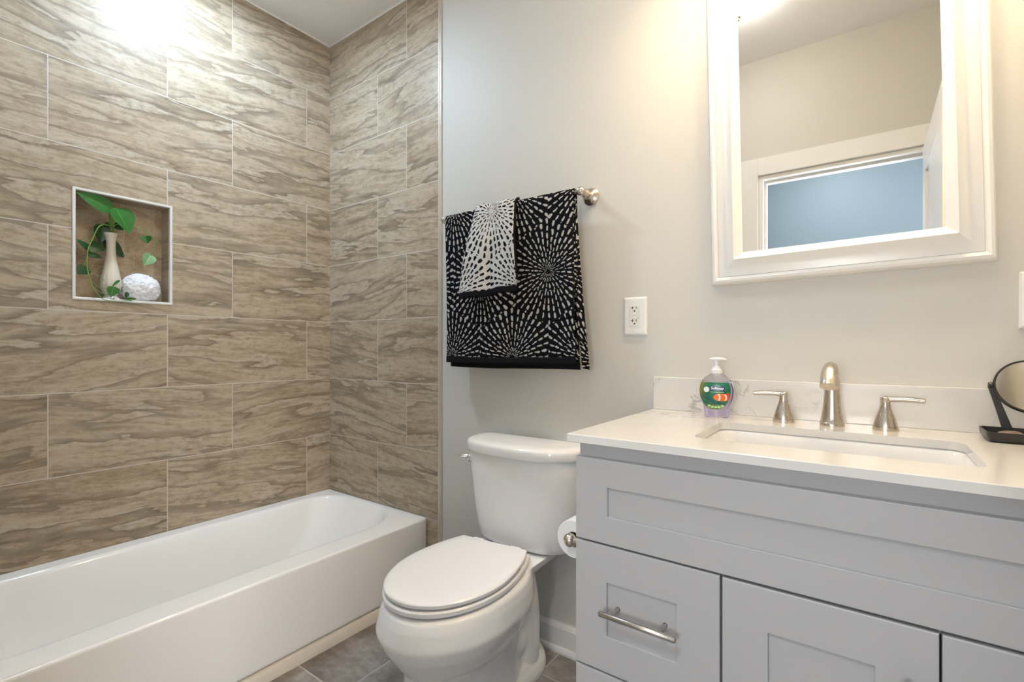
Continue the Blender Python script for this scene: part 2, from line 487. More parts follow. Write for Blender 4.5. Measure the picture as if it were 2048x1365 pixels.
# ------------------------------------------------------------------ room shell
YF = -1.53                                   # door wall, room side
XR = 2.745                                   # right wall
NY0, NY1, NZ0, NZ1, ND = -1.040, -.739, 1.279, 1.675, .095   # niche opening
b = BM()
box(b, -.20, 0, NY1, 0.12, 0, CEIL); box(b, -.20, 0, YF - .12, NY0, 0, CEIL)
box(b, -.20, 0, NY0, NY1, 0, NZ0); box(b, -.20, 0, NY0, NY1, NZ1, CEIL)
box(b, -.20, -ND, NY0, NY1, NZ0, NZ1)
for f in b.faces:
    c = f.calc_center_median()
    if NY0 - .001 <= c.y <= NY1 + .001 and NZ0 - .001 <= c.z <= NZ1 + .001 and -ND - .002 < c.x < -.001: f.material_index = 1
struct('wall_left', b, [M['tile_left'], M['niche']])
b = BM(); box(b, 0, XR + .12, .006, .12, 0, CEIL, mi=0); box(b, 0, .812, 0, .0065, 0, CEIL, mi=1)
struct('wall_back', b, [M['wall'], M['tile_back']])
b = BM(); box(b, XR, XR + .12, YF - .12, .006, 0, CEIL); struct('wall_right', b, M['wall'])
DX0, DX1, DZ = 1.835, 2.575, 2.053
b = BM(); box(b, 0, DX0, YF - .12, YF, 0, CEIL); box(b, DX1, XR, YF - .12, YF, 0, CEIL); box(b, DX0, DX1, YF - .12, YF, DZ, CEIL)
struct('wall_front', b, M['wall'])
b = BM(); box(b, -.2, XR + .12, YF - .12, .12, CEIL, CEIL + .1); struct('ceiling', b, M['ceiling'])
b = BM(); box(b, -.2, XR + .12, YF - .12, .12, -.1, 0); struct('floor', b, M['floor'])
# hall outside the door
HY = -2.95
WX0, WX1, WZ0, WZ1 = 1.9, 2.5, .85, 1.55
b = BM(); box(b, .6, WX0, HY - .1, HY, 0, CEIL); box(b, WX1, 3.9, HY - .1, HY, 0, CEIL); box(b, WX0, WX1, HY - .1, HY, 0, WZ0); box(b, WX0, WX1, HY - .1, HY, WZ1, CEIL); struct('wall_hall', b, M['blue'])
b = BM()
for xa, xb, za, zb in ((WX0, WX0 + .03, WZ0, WZ1), (WX1 - .03, WX1, WZ0, WZ1), (WX0 + .03, WX1 - .03, WZ0, WZ0 + .03), (WX0 + .03, WX1 - .03, WZ1 - .03, WZ1)): box(b, xa, xb, HY - .07, HY - .03, za, zb)
win = struct('fill_window_2', b, M['trim'])  # unseen window added so sky light fills the cabinet fronts
b = BM(); box(b, WX0 + .03, WX1 - .03, HY - .053, HY - .047, WZ0 + .03, WZ1 - .03); obj('pane', b, M['pane'], win)
b = BM(); box(b, .5, .6, HY - .1, YF - .12, 0, CEIL); struct('wall_hall_left', b, M['blue'])
b = BM(); box(b, 3.9, 4.0, HY - .1, -2.85, 0, CEIL); box(b, 3.9, 4.0, -1.85, YF - .12, 0, CEIL); box(b, 3.9, 4.0, -2.85, -1.85, 0, .4); box(b, 3.9, 4.0, -2.85, -1.85, 2.0, CEIL); struct('wall_hall_right', b, M['blue'])
b = BM()
for ya, yb, za, zb in ((-2.85, -2.81, .4, 2.0), (-1.89, -1.85, .4, 2.0), (-2.81, -1.89, .4, .44), (-2.81, -1.89, 1.96, 2.0), (-2.81, -1.89, 1.185, 1.215)): box(b, 3.93, 3.97, ya, yb, za, zb)
win = struct('fill_window_1', b, M['trim'])  # unseen window added at the hall end to brighten the tub apron
b = BM(); box(b, 3.947, 3.953, -2.81, -1.89, .44, 1.96); obj('pane', b, M['pane'], win)
b = BM(); box(b, XR + .12, 3.9, YF - .12, YF - .02, 0, CEIL); struct('wall_hall_front', b, M['wall'])
b = BM(); box(b, .5, 4.0, HY - .1, YF - .12, CEIL, CEIL + .1); struct('ceiling_hall', b, M['ceiling'])
b = BM(); box(b, .5, 4.0, HY - .1, YF - .12, -.1, 0); struct('floor_hall', b, M['hallfloor'])

# baseboard with shoe moulding
b = BM()
prof = [(.006, 0), (-.026, 0), (-.026, .008), (-.022, .017), (-.0145, .022), (-.0135, .084), (-.009, .094), (-.004, .098), (.006, .098)]
rings(b, [[(x, y, z) for y, z in prof] for x in (.832, 1.812)]); struct('baseboard_back', b, M['trim'])
# tile edge strip and niche frame
b = BM(); box(b, .812, .822, -.002, .0075, 0, CEIL, .0012); box(b, .822, .829, .0, .0075, 0, CEIL, .001); struct('trim_1', b, M['edge'])
b = BM(); fw = .010
rings(b, [[(x, y, z) for y, z in ((NY0 - d0, NZ0 - d0), (NY1 + d0, NZ0 - d0), (NY1 + d0, NZ1 + d0), (NY0 - d0, NZ1 + d0))] for x, d0 in ((-.012, -.0025), (.003, -.0025), (.0045, .0), (.0045, .006), (.0, .0075))], False, False)
struct('trim_2', b, M['niche_trim'])
# ceiling line bead at the tile
b = BM(); box(b, -.001, .004, YF, .0, CEIL - .006, CEIL); box(b, 0, .812, -.004, .0, CEIL - .006, CEIL); struct('trim_3', b, M['ceiling'])

# door casing, jamb, stop (seen in the mirror), door leaf opened into the room
b = BM(); cw = .10
box(b, DX0 - cw, DX0 - .004, YF, YF + .019, 0, DZ + cw, .002); box(b, DX1 + .004, DX1 + cw, YF, YF + .019, 0, DZ + cw, .002); box(b, DX0 - .004, DX1 + .004, YF, YF + .019, DZ + .004, DZ + cw, .002)
struct('trim_4', b, M['trim'])
b = BM(); box(b, DX0, DX0 + .018, YF - .12, YF, 0, DZ); box(b, DX1 - .018, DX1, YF - .12, YF, 0, DZ); box(b, DX0 + .018, DX1 - .018, YF - .12, YF, DZ - .018, DZ)
box(b, DX0 + .018, DX0 + .030, YF - .085, YF - .045, 0, DZ - .018); box(b, DX1 - .030, DX1 - .018, YF - .085, YF - .045, 0, DZ - .018); box(b, DX0 + .03, DX1 - .03, YF - .085, YF - .045, DZ - .030, DZ - .018)
struct('trim_5', b, M['trim'])


def panel_door(b, y0, y1, z0, z1, x0, x1):
    """leaf lying in a x=const plane, with two recessed panels on each face"""
    st = .115; zr = [(z0 + .2, z0 + .95), (z0 + 1.08, z1 - .13)]
    core = .010
    box(b, x0 + core, x1 - core, y0, y1, z0, z1)
    for xa, xb in ((x0, x0 + core), (x1 - core, x1)):
        box(b, xa, xb, y0, y0 + st, z0, z1); box(b, xa, xb, y1 - st, y1, z0, z1)
        box(b, xa, xb, y0 + st, y1 - st, z0, zr[0][0]); box(b, xa, xb, y0 + st, y1 - st, zr[0][1], zr[1][0]); box(b, xa, xb, y0 + st, y1 - st, zr[1][1], z1)


b = BM(); panel_door(b, YF + .025, -.745, .01, 2.030, 2.536, 2.571)
door = struct('door_1', b, M['trim'])
b = BM(); lathe(b, [(.028, 0), (.028, .006), (.012, .010), (.012, .035), (.026, .042), (.029, .055), (.020, .066)], (2.571, -.80, .95), 'x', 24); lathe(b, [(.028, 0), (.028, -.006), (.012, -.010), (.012, -.035), (.026, -.042), (.029, -.055), (.020, -.066)], (2.536, -.80, .95), 'x', 24)
obj('door_knob', b, M['nickel'], door, True)

# ------------------------------------------------------------------ ceiling lights and vanity light


def downlight(x, y, lens, label):
    t = empty('downlight', (x, y, CEIL), label, 'ceiling light')
    b = BM(); lathe(b, [(.062, -.001), (.062, -.010), (.068, -.013), (.084, -.008), (.088, -.001)], n=48, cap0=False, cap1=False); obj('trim_ring', b, M['trim'], t, True)
    b = BM(); lathe(b, [(.0615, -.002), (.0615, -.006), (.045, -.008), (.001, -.009)], n=48); obj('lens', b, lens, t, True)
    return t


t = empty('flush_ceiling_light', (1.845, -.925, CEIL), 'round white glass flush ceiling light with brass finial, its edge reflected at mirror top corner', 'ceiling light')
b = BM(); lathe(b, [(.118, -.001), (.118, -.014), (.112, -.018)], n=48); obj('pan', b, M['nickel'], t, True)
b = BM(); lathe(b, [(.109, -.016), (.112, -.030), (.106, -.052), (.085, -.075), (.050, -.090), (.012, -.095)], n=48); obj('lamp_shade', b, M['dome'], t, True)
b = BM(); lathe(b, [(.012, -.094), (.014, -.099), (.008, -.104), (.010, -.112), (.002, -.118)], n=20); obj('finial', b, M['brass'], t, True, label='brass finial')
downlight(.38, -.72, M['lens_cool'], 'round recessed downlight with white trim ring in ceiling over the bathtub')
t = empty('hall_fill_lamp', (2.1, -2.25, CEIL), 'round fill light added on the unseen ceiling of the blue hall', 'ceiling light')  # made-up fixture that carries the hall fill light
b = BM(); lathe(b, [(.16, -.001), (.16, -.03), (.15, -.032)], n=48); obj('pan', b, M['nickel'], t, True)
b = BM(); lathe(b, [(.148, -.033), (.14, -.05), (.10, -.068), (.001, -.076)], n=48); obj('lamp_shade', b, M['lens_cool'], t, True)
t = empty('vanity_light', (2.295, .006, 2.50), 'brushed nickel three-shade vanity light on the wall above the white framed mirror', 'wall light')
b = BM(); box(b, -.34, .34, -.022, -.0005, -.05, .05, .006, 3); obj('back_plate', b, M['nickel_x'], t, True)
for x in (-.28, 0, .28):
    b = BM(); tube(b, cat([(x, -.022, 0), (x, -.14, .005), (x, -.250, -.012)], 5), .008); obj('arm', b, M['nickel'], t, True)
    b = BM(); lathe(b, [(.028, 0), (.034, -.03), (.050, -.10), (.058, -.135), (.055, -.135), (.030, -.03)], (x, -.250, -.012), n=32, cap0=True, cap1=False); sh = obj('lamp_shade', b, M['shade'], t, True)
    b = BM(); bmesh.ops.create_uvsphere(b, u_segments=20, v_segments=12, radius=.030); xform(b, b.verts, Matrix.Translation((x, -.250, -.012 - .093))); obj('bulb', b, M['bulb'], sh, True)

# ------------------------------------------------------------------ bathtub
TX, RIM, TYB = .737, .337, -1.526


def tub():
    t = empty('bathtub', (TX / 2, -.76, 0), 'white alcove bathtub with flat apron against the brown tiled walls', 'bathtub')
    off = Vector((TX / 2, -.76, 0))

    def L(p): return tuple(Vector(p) - off)
    n = 10
    out = [(0.002, TYB), (TX, TYB), (TX, -.002), (.002, -.002)]
    # basin outlines, from the rim roll down to the floor of the tub
    secs = []
    for ins, z, rr in ((-.010, .3370, 1.05), (-.003, .3365, 1.02), (.004, .3325, 1.), (.010, .322, .98), (.020, .29, .95), (.040, .18, .85), (.055, .09, .75), (.085, .058, .65), (.13, .050, .5)):
        r0 = .215 * rr; r1 = .15 * rr
        sl = (.335 - z) / .28
        o = rrect(.058 + ins * .8, .634 - ins, TYB + .06 + ins + .10 * max(0, sl), -.020 - ins - .16 * max(0, sl) ** 1.3, [max(.05, r0), max(.05, r1), max(.05, r1), max(.05, r0)], n)
        secs.append([L((x, y, z)) for x, y in o])
    b = BM(); R = rings(b, secs, False, True)
    # flat rim between basin and outer rectangle, outer ring sampled by projecting to the rectangle
    inner = [Vector(p) + off for p in secs[0]]
    outer = []
    cxm, cym = .35, -.76
    m = len(inner); q = n + 1
    oc = [(TX - .004, -.002), (.002, -.002), (.002, TYB), (TX - .004, TYB)]
    for k in range(4):
        cxk, cyk = oc[k]
        for i in range(q):
            p = inner[k * q + i]; f = i / n
            horizontal_first = (k % 2 == 0)
            # each corner fan: first half runs along one side, second half along the other
            if k == 0: x, y = (cxk, p.y + (cyk - p.y) * min(1, 2 * f)) if f < .5 else (cxk + (p.x - cxk) * (2 * f - 1), cyk)
            elif k == 1: x, y = (p.x + (cxk - p.x) * min(1, 2 * f), cyk) if f < .5 else (cxk, cyk + (p.y - cyk) * (2 * f - 1))
            elif k == 2: x, y = (cxk, p.y + (cyk - p.y) * min(1, 2 * f)) if f < .5 else (cxk + (p.x - cxk) * (2 * f - 1), cyk)
            else: x, y = (p.x + (cxk - p.x) * min(1, 2 * f), cyk) if f < .5 else (cxk, cyk + (p.y - cyk) * (2 * f - 1))
            z = .339 if x < .01 else .337
            outer.append(b.verts.new(L((x, y, z))))
    for i in range(m):
        j = (i + 1) % m
        try: b.faces.new((outer[i], outer[j], R[0][j], R[0][i]))
        except ValueError: pass
    bmesh.ops.remove_doubles(b, verts=b.verts, dist=.0005)
    obj('basin', b, M['enamel'], t, True, 60)
    # apron: rolled top edge, flat face, small lip at the bottom
    prof = [(TX - .006, .337), (TX - .002, .3355), (TX + .0015, .331), (TX + .002, .325), (TX + .001, .30), (TX, .06), (TX - .001, .051), (TX - .004, .0475), (TX - .014, .0475), (TX - .03, .0475), (TX - .03, .328)]
    b = BM(); rings(b, [[L((x, y, z)) for x, z in prof] for y in (-.0025, -.006, TYB)]); obj('apron', b, M['enamel'], t, True, 35)
    b = BM(); prof = [(TX - .03, .0), (TX + .010, .0), (TX + .009, .030), (TX + .004, .040), (TX - .012, .043), (TX - .03, .043)]
    rings(b, [[L((x, y, z)) for x, z in prof] for y in (-.003, TYB)]); obj('skirt_strip', b, M['caulk'], t, True, 35, label='cream strip along the foot of the apron')
    b = BM(); lathe(b, [(.001, .004), (.024, .004), (.028, .001), (.028, -.002)], L((.345, -.36, .052)), 'z', 24); obj('drain', b, M['chrome'], t, True)
    b = BM()
    return t


tub()

# ------------------------------------------------------------------ toilet


def eval_mesh(o):
    dg = bpy.context.evaluated_depsgraph_get(); dg.update()
    me = bpy.data.meshes.new_from_object(o.evaluated_get(dg)); o.modifiers.clear(); old = o.data; o.data = me; bpy.data.meshes.remove(old)


def egg(w_, d0, d1, n=48, back=2.6, front=2.0, wide=.42):
    """closed outline; local x across, y = -distance from wall; widest at fraction wide from the back"""
    dm = d0 + (d1 - d0) * wide; out = []
    for i in range(n):
        a = 2 * PI * i / n; c, s_ = math.cos(a), math.sin(a)
        e = front if s_ > 0 else back
        x = w_ * math.copysign(abs(c) ** (2 / e), c); yy = math.copysign(abs(s_) ** (2 / e), s_)
        d = dm + yy * ((d1 - dm) if s_ > 0 else (dm - d0))
        out.append((x, -d))
    return out


def toilet():
    t = empty('toilet', (1.315, .006, 0), 'white two-piece toilet with closed lid between bathtub and grey vanity', 'toilet', rot=(0, 0, math.radians(2.0)))
    # bowl + pedestal + deck + trapway, fused
    b = BM()
    S = [(0.0, .126, .17, .632, .5), (.02, .126, .17, .632, .5), (.10, .121, .19, .622, .5), (.182, .120, .20, .620, .5), (.196, .124, .20, .628, .5), (.205, .134, .19, .640, .51), (.222, .148, .19, .655, .52), (.25, .165, .18, .674, .53), (.28, .180, .175, .694, .53), (.300, .188, .17, .703, .53), (.310, .1915, .17, .707, .53), (.316, .1935, .17, .709, .53), (.325, .193, .17, .708, .53), (.36, .187, .17, .699, .53), (.382, .180, .175, .689, .53), (.389, .172, .18, .678, .53)]
    rings(b, [[(x, y, z) for x, y in egg(w_, d0, d1, 64, 2.4, 2.05 if z > .2 else 2.6, wd)] for z, w_, d0, d1, wd in S])
    # deck that carries the tank
    for dz, ins in ((0, 0),):
        secs = []
        for z, hw, d0, d1, r in ((.31, .075, .06, .25, .04), (.345, .10, .04, .28, .05), (.365, .132, .03, .30, .05), (.392, .140, .03, .31, .05)):
            secs.append([(x, y, z) for x, y in rrect(-hw, hw, -d1, -d0, r, 5)])
        rings(b, secs)
    # trapway: down behind the bowl to the foot, bulging at both sides
    for sx in (-1, 1):
        pts = cat([(sx * .030, -.19, .34), (sx * .040, -.175, .26), (sx * .048, -.17, .18), (sx * .056, -.18, .10), (sx * .060, -.19, .05)], 5)
        tube(b, pts, [.070 - .012 * i / len(pts) for i in range(len(pts))], 18)
        pts = cat([(sx * .050, -.17, .17), (sx * .054, -.24, .12), (sx * .056, -.32, .15), (sx * .062, -.40, .23)], 5)
        tube(b, pts, .050, 16)
    rings(b, [[(x, y, z) for x, y in egg(w_, .065, .50, 48, 2.8, 2.2, .35)] for z, w_ in ((0, .132), (.022, .132), (.04, .126), (.056, .108))])
    o = obj('bowl', b, M['china'], t, True, None)
    m = o.modifiers.new('r', 'REMESH'); m.mode = 'VOXEL'; m.voxel_size = .0045; m.use_smooth_shade = True
    m = o.modifiers.new('s', 'SMOOTH'); m.factor = .5; m.iterations = 4
    eval_mesh(o)
    for p in o.data.polygons: p.use_smooth = True
    # bolt caps
    for sx in (-1, 1):
        b = BM(); lathe(b, [(.014, 0), (.014, .008), (.010, .014), (.002, .016)], (sx * .112, -.30, .034), 'z', 20); obj('bolt_cap', b, M['china'], t, True)

    # seat and lid (hinge at d=.232)
    def outline(half, d_h, d_t, hinge_half, ins=0., n=56):
        L_ = d_t - d_h; dm = d_h + L_ * .47; pts = []
        N = n // 2
        for i in range(N + 1):            # right side from hinge to tip
            f = i / N
            if f < .42:
                g = f / .42; d = d_h + (dm - d_h) * g; s3 = 1 - (1 - g) ** 2.0
                x = hinge_half + (half - hinge_half) * (s3 * .9 + .1 * g)
            else:
                a = (f - .42) / .58 * PI / 2; x = half * max(0., math.cos(a)) ** .96; d = dm + (d_t - dm) * math.sin(a) ** 1.0
            pts.append((x - ins * (1 if x > 0 else 0), -(d - ins * (d - dm) / (d_t - dm) if d > dm else d)))
        left = [(-x, y) for x, y in pts[-2::-1]]
        return pts + left
    b = BM()
    rings(b, [[(x, y, z) for x, y in outline(h, .215, tip, hh)] for z, h, tip, hh in ((.3925, .168, .668, .125), (.3955, .170, .671, .127), (.397, .180, .683, .135), (.408, .181, .684, .135), (.412, .177, .680, .132))])
    SK = Matrix.Translation((0, -.66, 0)) @ Matrix.Rotation(math.radians(3.3), 4, 'Z') @ Matrix.Translation((0, .66, 0))
    xform(b, b.verts, SK)
    obj('seat', b, M['seat'], t, True, 35)
    b = BM()
    secs = []
    for z, h, tip, hh in ((.4135, .163, .662, .120), (.4175, .1635, .663, .121), (.4185, .177, .678, .131), (.427, .178, .679, .132), (.4305, .175, .676, .130), (.4325, .168, .668, .124), (.4345, .14, .64, .105), (.4355, .08, .56, .06)):
        secs.append([(x, y, z) for x, y in outline(h, .232 if h > .15 else .232 + (.178 - h) * .9, tip, hh)])
    rings(b, secs); xform(b, b.verts, SK); obj('lid', b, M['seat'], t, True, 35)
    for sx in (-1, 1):
        b = BM(); box(b, sx * .075 - .022, sx * .075 + .022, -.236, -.205, .392, .426, .006, 3); xform(b, b.verts, SK); obj('hinge', b, M['seat'], t, True)

    # tank
    def dshape(hw, d0, d1, e=3.0, n=40):
        pts = []
        for i in range(n + 1):
            a = PI * i / n; c = math.cos(a); s_ = math.sin(a)
            x = hw * math.copysign(abs(c) ** (2 / e), c); d = d0 + .045 + (d1 - d0 - .045) * abs(s_) ** (2 / e)
            pts.append((x, -d))
        return [(hw - .012, -d0), ] + [(hw, -d0 - .012)] + pts + [(-hw, -d0 - .012), (-hw + .012, -d0)]
    b = BM()
    rings(b, [[(x, y, z) for x, y in dshape(hw, .018, d1)] for z, hw, d1 in ((.393, .150, .150), (.3955, .168, .162), (.404, .184, .172), (.42, .195, .178), (.46, .203, .184), (.56, .216, .194), (.66, .227, .201), (.712, .232, .204), (.722, .230, .202))])
    TK = Matrix.Translation((.016, 0, 0)); xform(b, b.verts, TK)
    obj('tank', b, M['china'], t, True, 50)
    b = BM()
    rings(b, [[(x, y, z) for x, y in dshape(hw, d0, d1, 2.7)] for z, hw, d0, d1 in ((.718, .234, .014, .206), (.7205, .243, .008, .216), (.726, .246, .006, .219), (.748, .247, .005, .220), (.756, .243, .008, .216), (.7605, .232, .014, .205), (.762, .20, .03, .17))])
    xform(b, b.verts, TK); obj('tank_lid', b, M['china'], t, True, 50)
    b = BM()
    lathe(b, [(.015, -.012), (.017, -.004), (.014, .004), (.009, .010)], (-.197, -.135, .680), 'x', 20)
    pts = cat([(-.203, -.135, .681), (-.213, -.141, .685), (-.225, -.153, .688), (-.233, -.166, .689)], 5)
    tube(b, pts, [.013 - .009 * i / (len(pts) - 1) for i in range(len(pts))], 12, flat=(.75, 1))
    obj('flush_lever', b, M['chrome'], t, True, 60, label='chrome flush lever')


toilet()

# ------------------------------------------------------------------ vanity
VX0, VX1, VF = 1.796, 2.722, -.555         # VF: door face plane
v = empty('vanity_cabinet', (2.257, -.27, 0), 'pale grey shaker vanity cabinet under the white quartz countertop', 'cabinet')
VO = Vector((2.257, -.27, 0))


def vb(bm, x0, x1, y0, y1, z0, z1, bev=0., seg=2): return box(bm, x0 - VO.x, x1 - VO.x, y0 - VO.y, y1 - VO.y, z0, z1, bev, seg)


b = BM()
t_ = .018
vb(b, VX0 + .001, VX0 + t_, VF + .020, -.001, .0, .884); vb(b, VX1 - t_, VX1, VF + .020, -.001, .0, .884)
vb(b, VX0 + t_, VX1 - t_, VF + .020, -.001, .10, .118); vb(b, VX0 + t_, VX1 - t_, -.012, -.001, .118, .884)
vb(b, VX0 + t_, VX1 - t_, VF + .085, VF + .097, .0, .10)
# face frame
vb(b, VX0 + t_, VX1 - t_, VF + .020, VF + .040, .846, .884); vb(b, VX0 + t_, VX1 - t_, VF + .020, VF + .040, .655, .679); vb(b, 2.09, 2.122, VF + .020, VF + .040, .118, .655); vb(b, VX0 + t_, 2.09, VF + .020, VF + .040, .372, .402); vb(b, VX0 + t_, VX1 - t_, VF + .020, VF + .040, .118, .13)
obj('carcass', b, M['cabinet'], v)


def shaker(name, x0, x1, z0, z1, px0, px1, pz0, pz1, label=None):
    b = BM(); y0, y1 = VF - VO.y, VF + .019 - VO.y; r = .007; bv = .0022
    X = [x0 - VO.x, px0 - VO.x, px1 - VO.x, x1 - VO.x]; Z = [z0, pz0, pz1, z1]
    # front ring, recess walls, panel, outer bevelled sides, back
    def ring(ix, d, y): return [(X[ix] + (d if ix in (0,) else d), y, 0)]
    def rect(a0, a1, c0, c1, y): return [b.verts.new((a0, y, c0)), b.verts.new((a1, y, c0)), b.verts.new((a1, y, c1)), b.verts.new((a0, y, c1))]
    R = [rect(X[0], X[3], Z[0], Z[3], y1), rect(X[0], X[3], Z[0], Z[3], y0 + bv), rect(X[0] + bv * .3, X[3] - bv * .3, Z[0] + bv * .3, Z[3] - bv * .3, y0 + bv * .3), rect(X[0] + bv, X[3] - bv, Z[0] + bv, Z[3] - bv, y0),
         rect(X[1], X[2], Z[1], Z[2], y0), rect(X[1] + .001, X[2] - .001, Z[1] + .001, Z[2] - .001, y0 + .001), rect(X[1] + .0015, X[2] - .0015, Z[1] + .0015, Z[2] - .0015, y0 + r)]
    for p, q in zip(R, R[1:]):
        for i in range(4):
            j = (i + 1) % 4; b.faces.new((p[i], p[j], q[j], q[i]))
    b.faces.new(R[0]); b.faces.new(R[-1])
    o = obj(name, b, M['cabinet'], v, label=label)
    return o


def pull(parent, p0, p1, yb, posts, yr):
    """straight bar pull between p0 and p1 (x,z), with two posts back to the panel at yr"""
    b = BM(); d = (Vector((p1[0], 0, p1[1])) - Vector((p0[0], 0, p0[1]))).normalized(); a = Vector((p0[0], yb, p0[1])) - VO; c = Vector((p1[0], yb, p1[1])) - VO
    e = .0015
    tube(b, [a, a + d * e, c - d * e, c], [.0048, .0062, .0062, .0048], 16)
    for x, z in posts: tube(b, [Vector((x, yb, z)) - VO, Vector((x, yr + .002, z)) - VO, Vector((x, yr, z)) - VO], [.0045, .0045, .0052], 12)
    return obj('handle', b, M['nickel_x'], parent, True, 50, label='brushed nickel bar handle')


shaker('drawer_front', VX0, VX1, .668, .851, 1.872, VX1 - .076, .727, .792, label='wide fixed panel across the top of the cabinet')
d = shaker('drawer', VX0, 2.1035, .389, .664, 1.8705, 2.023, .467, .586, label='upper drawer with a horizontal bar handle')
pull(d, (1.869, .532), (2.031, .532), VF - .032, [(1.895, .532), (1.997, .532)], VF + .007)
d = shaker('drawer', VX0, 2.1035, .112, .385, 1.8705, 2.023, .190, .307, label='lower drawer, only its top edge showing')
pull(d, (1.869, .249), (2.031, .249), VF - .032, [(1.895, .249), (1.997, .249)], VF + .007)
d = shaker('door', 2.1075, 2.4165, .112, .663, 2.184, 2.339, .190, .585, label='cabinet door beside the drawers')
pull(d, (2.378, .43), (2.378, .588), VF - .032, [(2.378, .458), (2.378, .560)], VF)
d = shaker('door', 2.4195, VX1, .112, .663, 2.496, 2.646, .190, .585, label='cabinet door at the right end')
pull(d, (2.458, .43), (2.458, .588), VF - .032, [(2.458, .458), (2.458, .560)], VF)

# countertop with sink cut-out
CT0, CT1, CTF, CTZ = 1.780, 2.735, -.5666, .902
SX0, SX1, SY0, SY1 = 2.022, 2.487, -.452, -.180


def plate_with_hole(bm, x0, x1, y0, y1, hole, z0, z1, bev=.0015):
    """slab with a rounded hole; hole is a ccw outline starting at the +x+y corner, equal points per corner"""
    q = len(hole) // 4; oc = [(x1, y1), (x0, y1), (x0, y0), (x1, y0)]
    def fan(z, ins):
        vs = []
        for k in range(4):
            cxk, cyk = oc[k]; cxk += -ins if cxk == x1 else ins; cyk += -ins if cyk == y1 else ins
            for i in range(q):
                px_, py_ = hole[k * q + i]; f = i / (q - 1)
                along_y = (k % 2 == 0) == (f < .5)
                g = abs(2 * f - 1)
                if along_y: vs.append((cxk, cyk + (py_ - cyk) * g, z))
                else: vs.append((cxk + (px_ - cxk) * g, cyk, z))
        return vs
    top_h = [bm.verts.new((x, y, z1)) for x, y in hole]; bot_h = [bm.verts.new((x, y, z0)) for x, y in hole]
    o1 = [bm.verts.new(p) for p in fan(z1, bev)]; o2 = [bm.verts.new(p) for p in fan(z1 - bev, 0)]; o3 = [bm.verts.new(p) for p in fan(z0, 0)]
    n = len(hole)
    for i in range(n):
        j = (i + 1) % n
        for A, B in ((top_h, o1), (o1, o2), (o2, o3), (o3, bot_h), (bot_h, top_h)):
            bm.faces.new((A[i], A[j], B[j], B[i]))
    bmesh.ops.remove_doubles(bm, verts=bm.verts, dist=1e-5)
    bmesh.ops.dissolve_degenerate(bm, edges=bm.edges, dist=1e-6)


b = BM(); hole = rrect(SX0, SX1, SY0, SY1, .030, 8)
plate_with_hole(b, CT0, CT1, CTF, -.0, hole, .8845, CTZ)
ct = tag(obj('countertop', b, M['quartz']), 'white quartz countertop with faint grey veins over the grey vanity', 'countertop')
b = BM(); box(b, CT0, CT1, -.020, .0055, CTZ, 1.0035, .0015); obj('backsplash', b, M['quartz'], ct)
# undermount sink
b = BM(); secs = []
for z, ins, r in ((.884, -.010, .035), (.884, -.003, .033), (.879, .001, .032), (.84, .006, .035), (.79, .014, .045), (.765, .030, .05), (.757, .060, .05)):
    secs.append([(x - 2.2545, y + .316, z) for x, y in rrect(SX0 + ins, SX1 - ins, SY0 + ins, SY1 - ins, r, 8)])
rings(b, secs, False, True)
sk = empty('sink', (2.2545, -.316, 0), 'white rectangular undermount sink set into the quartz countertop', 'sink')
o = obj('basin', b, M['sinkwhite'], sk, True, 60)
sm = o.modifiers.new('t', 'SOLIDIFY'); sm.thickness = .008; sm.offset = -1
b = BM(); lathe(b, [(.001, .7585), (.012, .7585), (.014, .760), (.022, .760), (.024, .7575)], (0, .02, 0), 'z', 28); obj('drain', b, M['chrome'], sk, True)

# faucet
fc = empty('faucet', (2.257, -.087, CTZ), 'brushed nickel widespread faucet with two lever handles behind the sink', 'faucet')
b = BM()
lathe(b, [(.0262, 0), (.0264, .002), (.0262, .008), (.0255, .009), (.0252, .0095), (.0232, .02), (.0205, .038), (.0180, .060), (.0168, .082), (.0165, .10), (.0166, .115)], n=36)
obj('spout_body', b, M['nickel'], fc, True, 60)
b = BM()
P = cat([(0, .004, .100), (0, .001, .118), (0, -.012, .136), (0, -.040, .1475), (0, -.075, .141), (0, -.103, .121), (0, -.116, .104)], 6)
N_ = len(P) - 1
rr = [.0165 - .004 * math.sin(PI * min(1, i / N_ * 1.35)) + .0022 * (i / N_) ** 2 for i in range(N_ + 1)]
tube(b, P, rr, 28, flat=(1., .86)); obj('spout', b, M['nickel'], fc, True, 60)
for sx, x in ((-1, 2.152), (1, 2.362)):
    dx = x - 2.257
    b = BM(); lathe(b, [(.0250, 0), (.0252, .002), (.0248, .0085), (.0236, .009)], (dx, -.003, 0), n=36)
    lathe(b, [(.0236, .0092), (.0232, .012), (.0205, .024), (.0158, .038), (.0118, .050), (.0098, .060), (.0096, .066), (.0103, .071), (.0100, .0755), (.0080, .0782), (.002, .079)], (dx, -.003, 0), n=36)
    h = obj('handle', b, M['nickel'], fc, True, 60)
    b = BM(); pts = cat([(dx - sx * .004, -.003, .0715), (dx + sx * .008, -.003, .0725), (dx + sx * .028, -.004, .0738), (dx + sx * .050, -.006, .0738), (dx + sx * .068, -.008, .0722), (dx + sx * .0715, -.0085, .0718)], 5)
    n = len(pts); rr = [.0098 if i < 4 else (.0085 - .003 * i / n) for i in range(n)]; rr[0] = .005; rr[1] = .008; rr[-1] = .003; rr[-2] = .0048
    tube(b, pts, rr, 16, flat=(1.25, .85)); obj('lever', b, M['nickel_x'], h, True, 60)

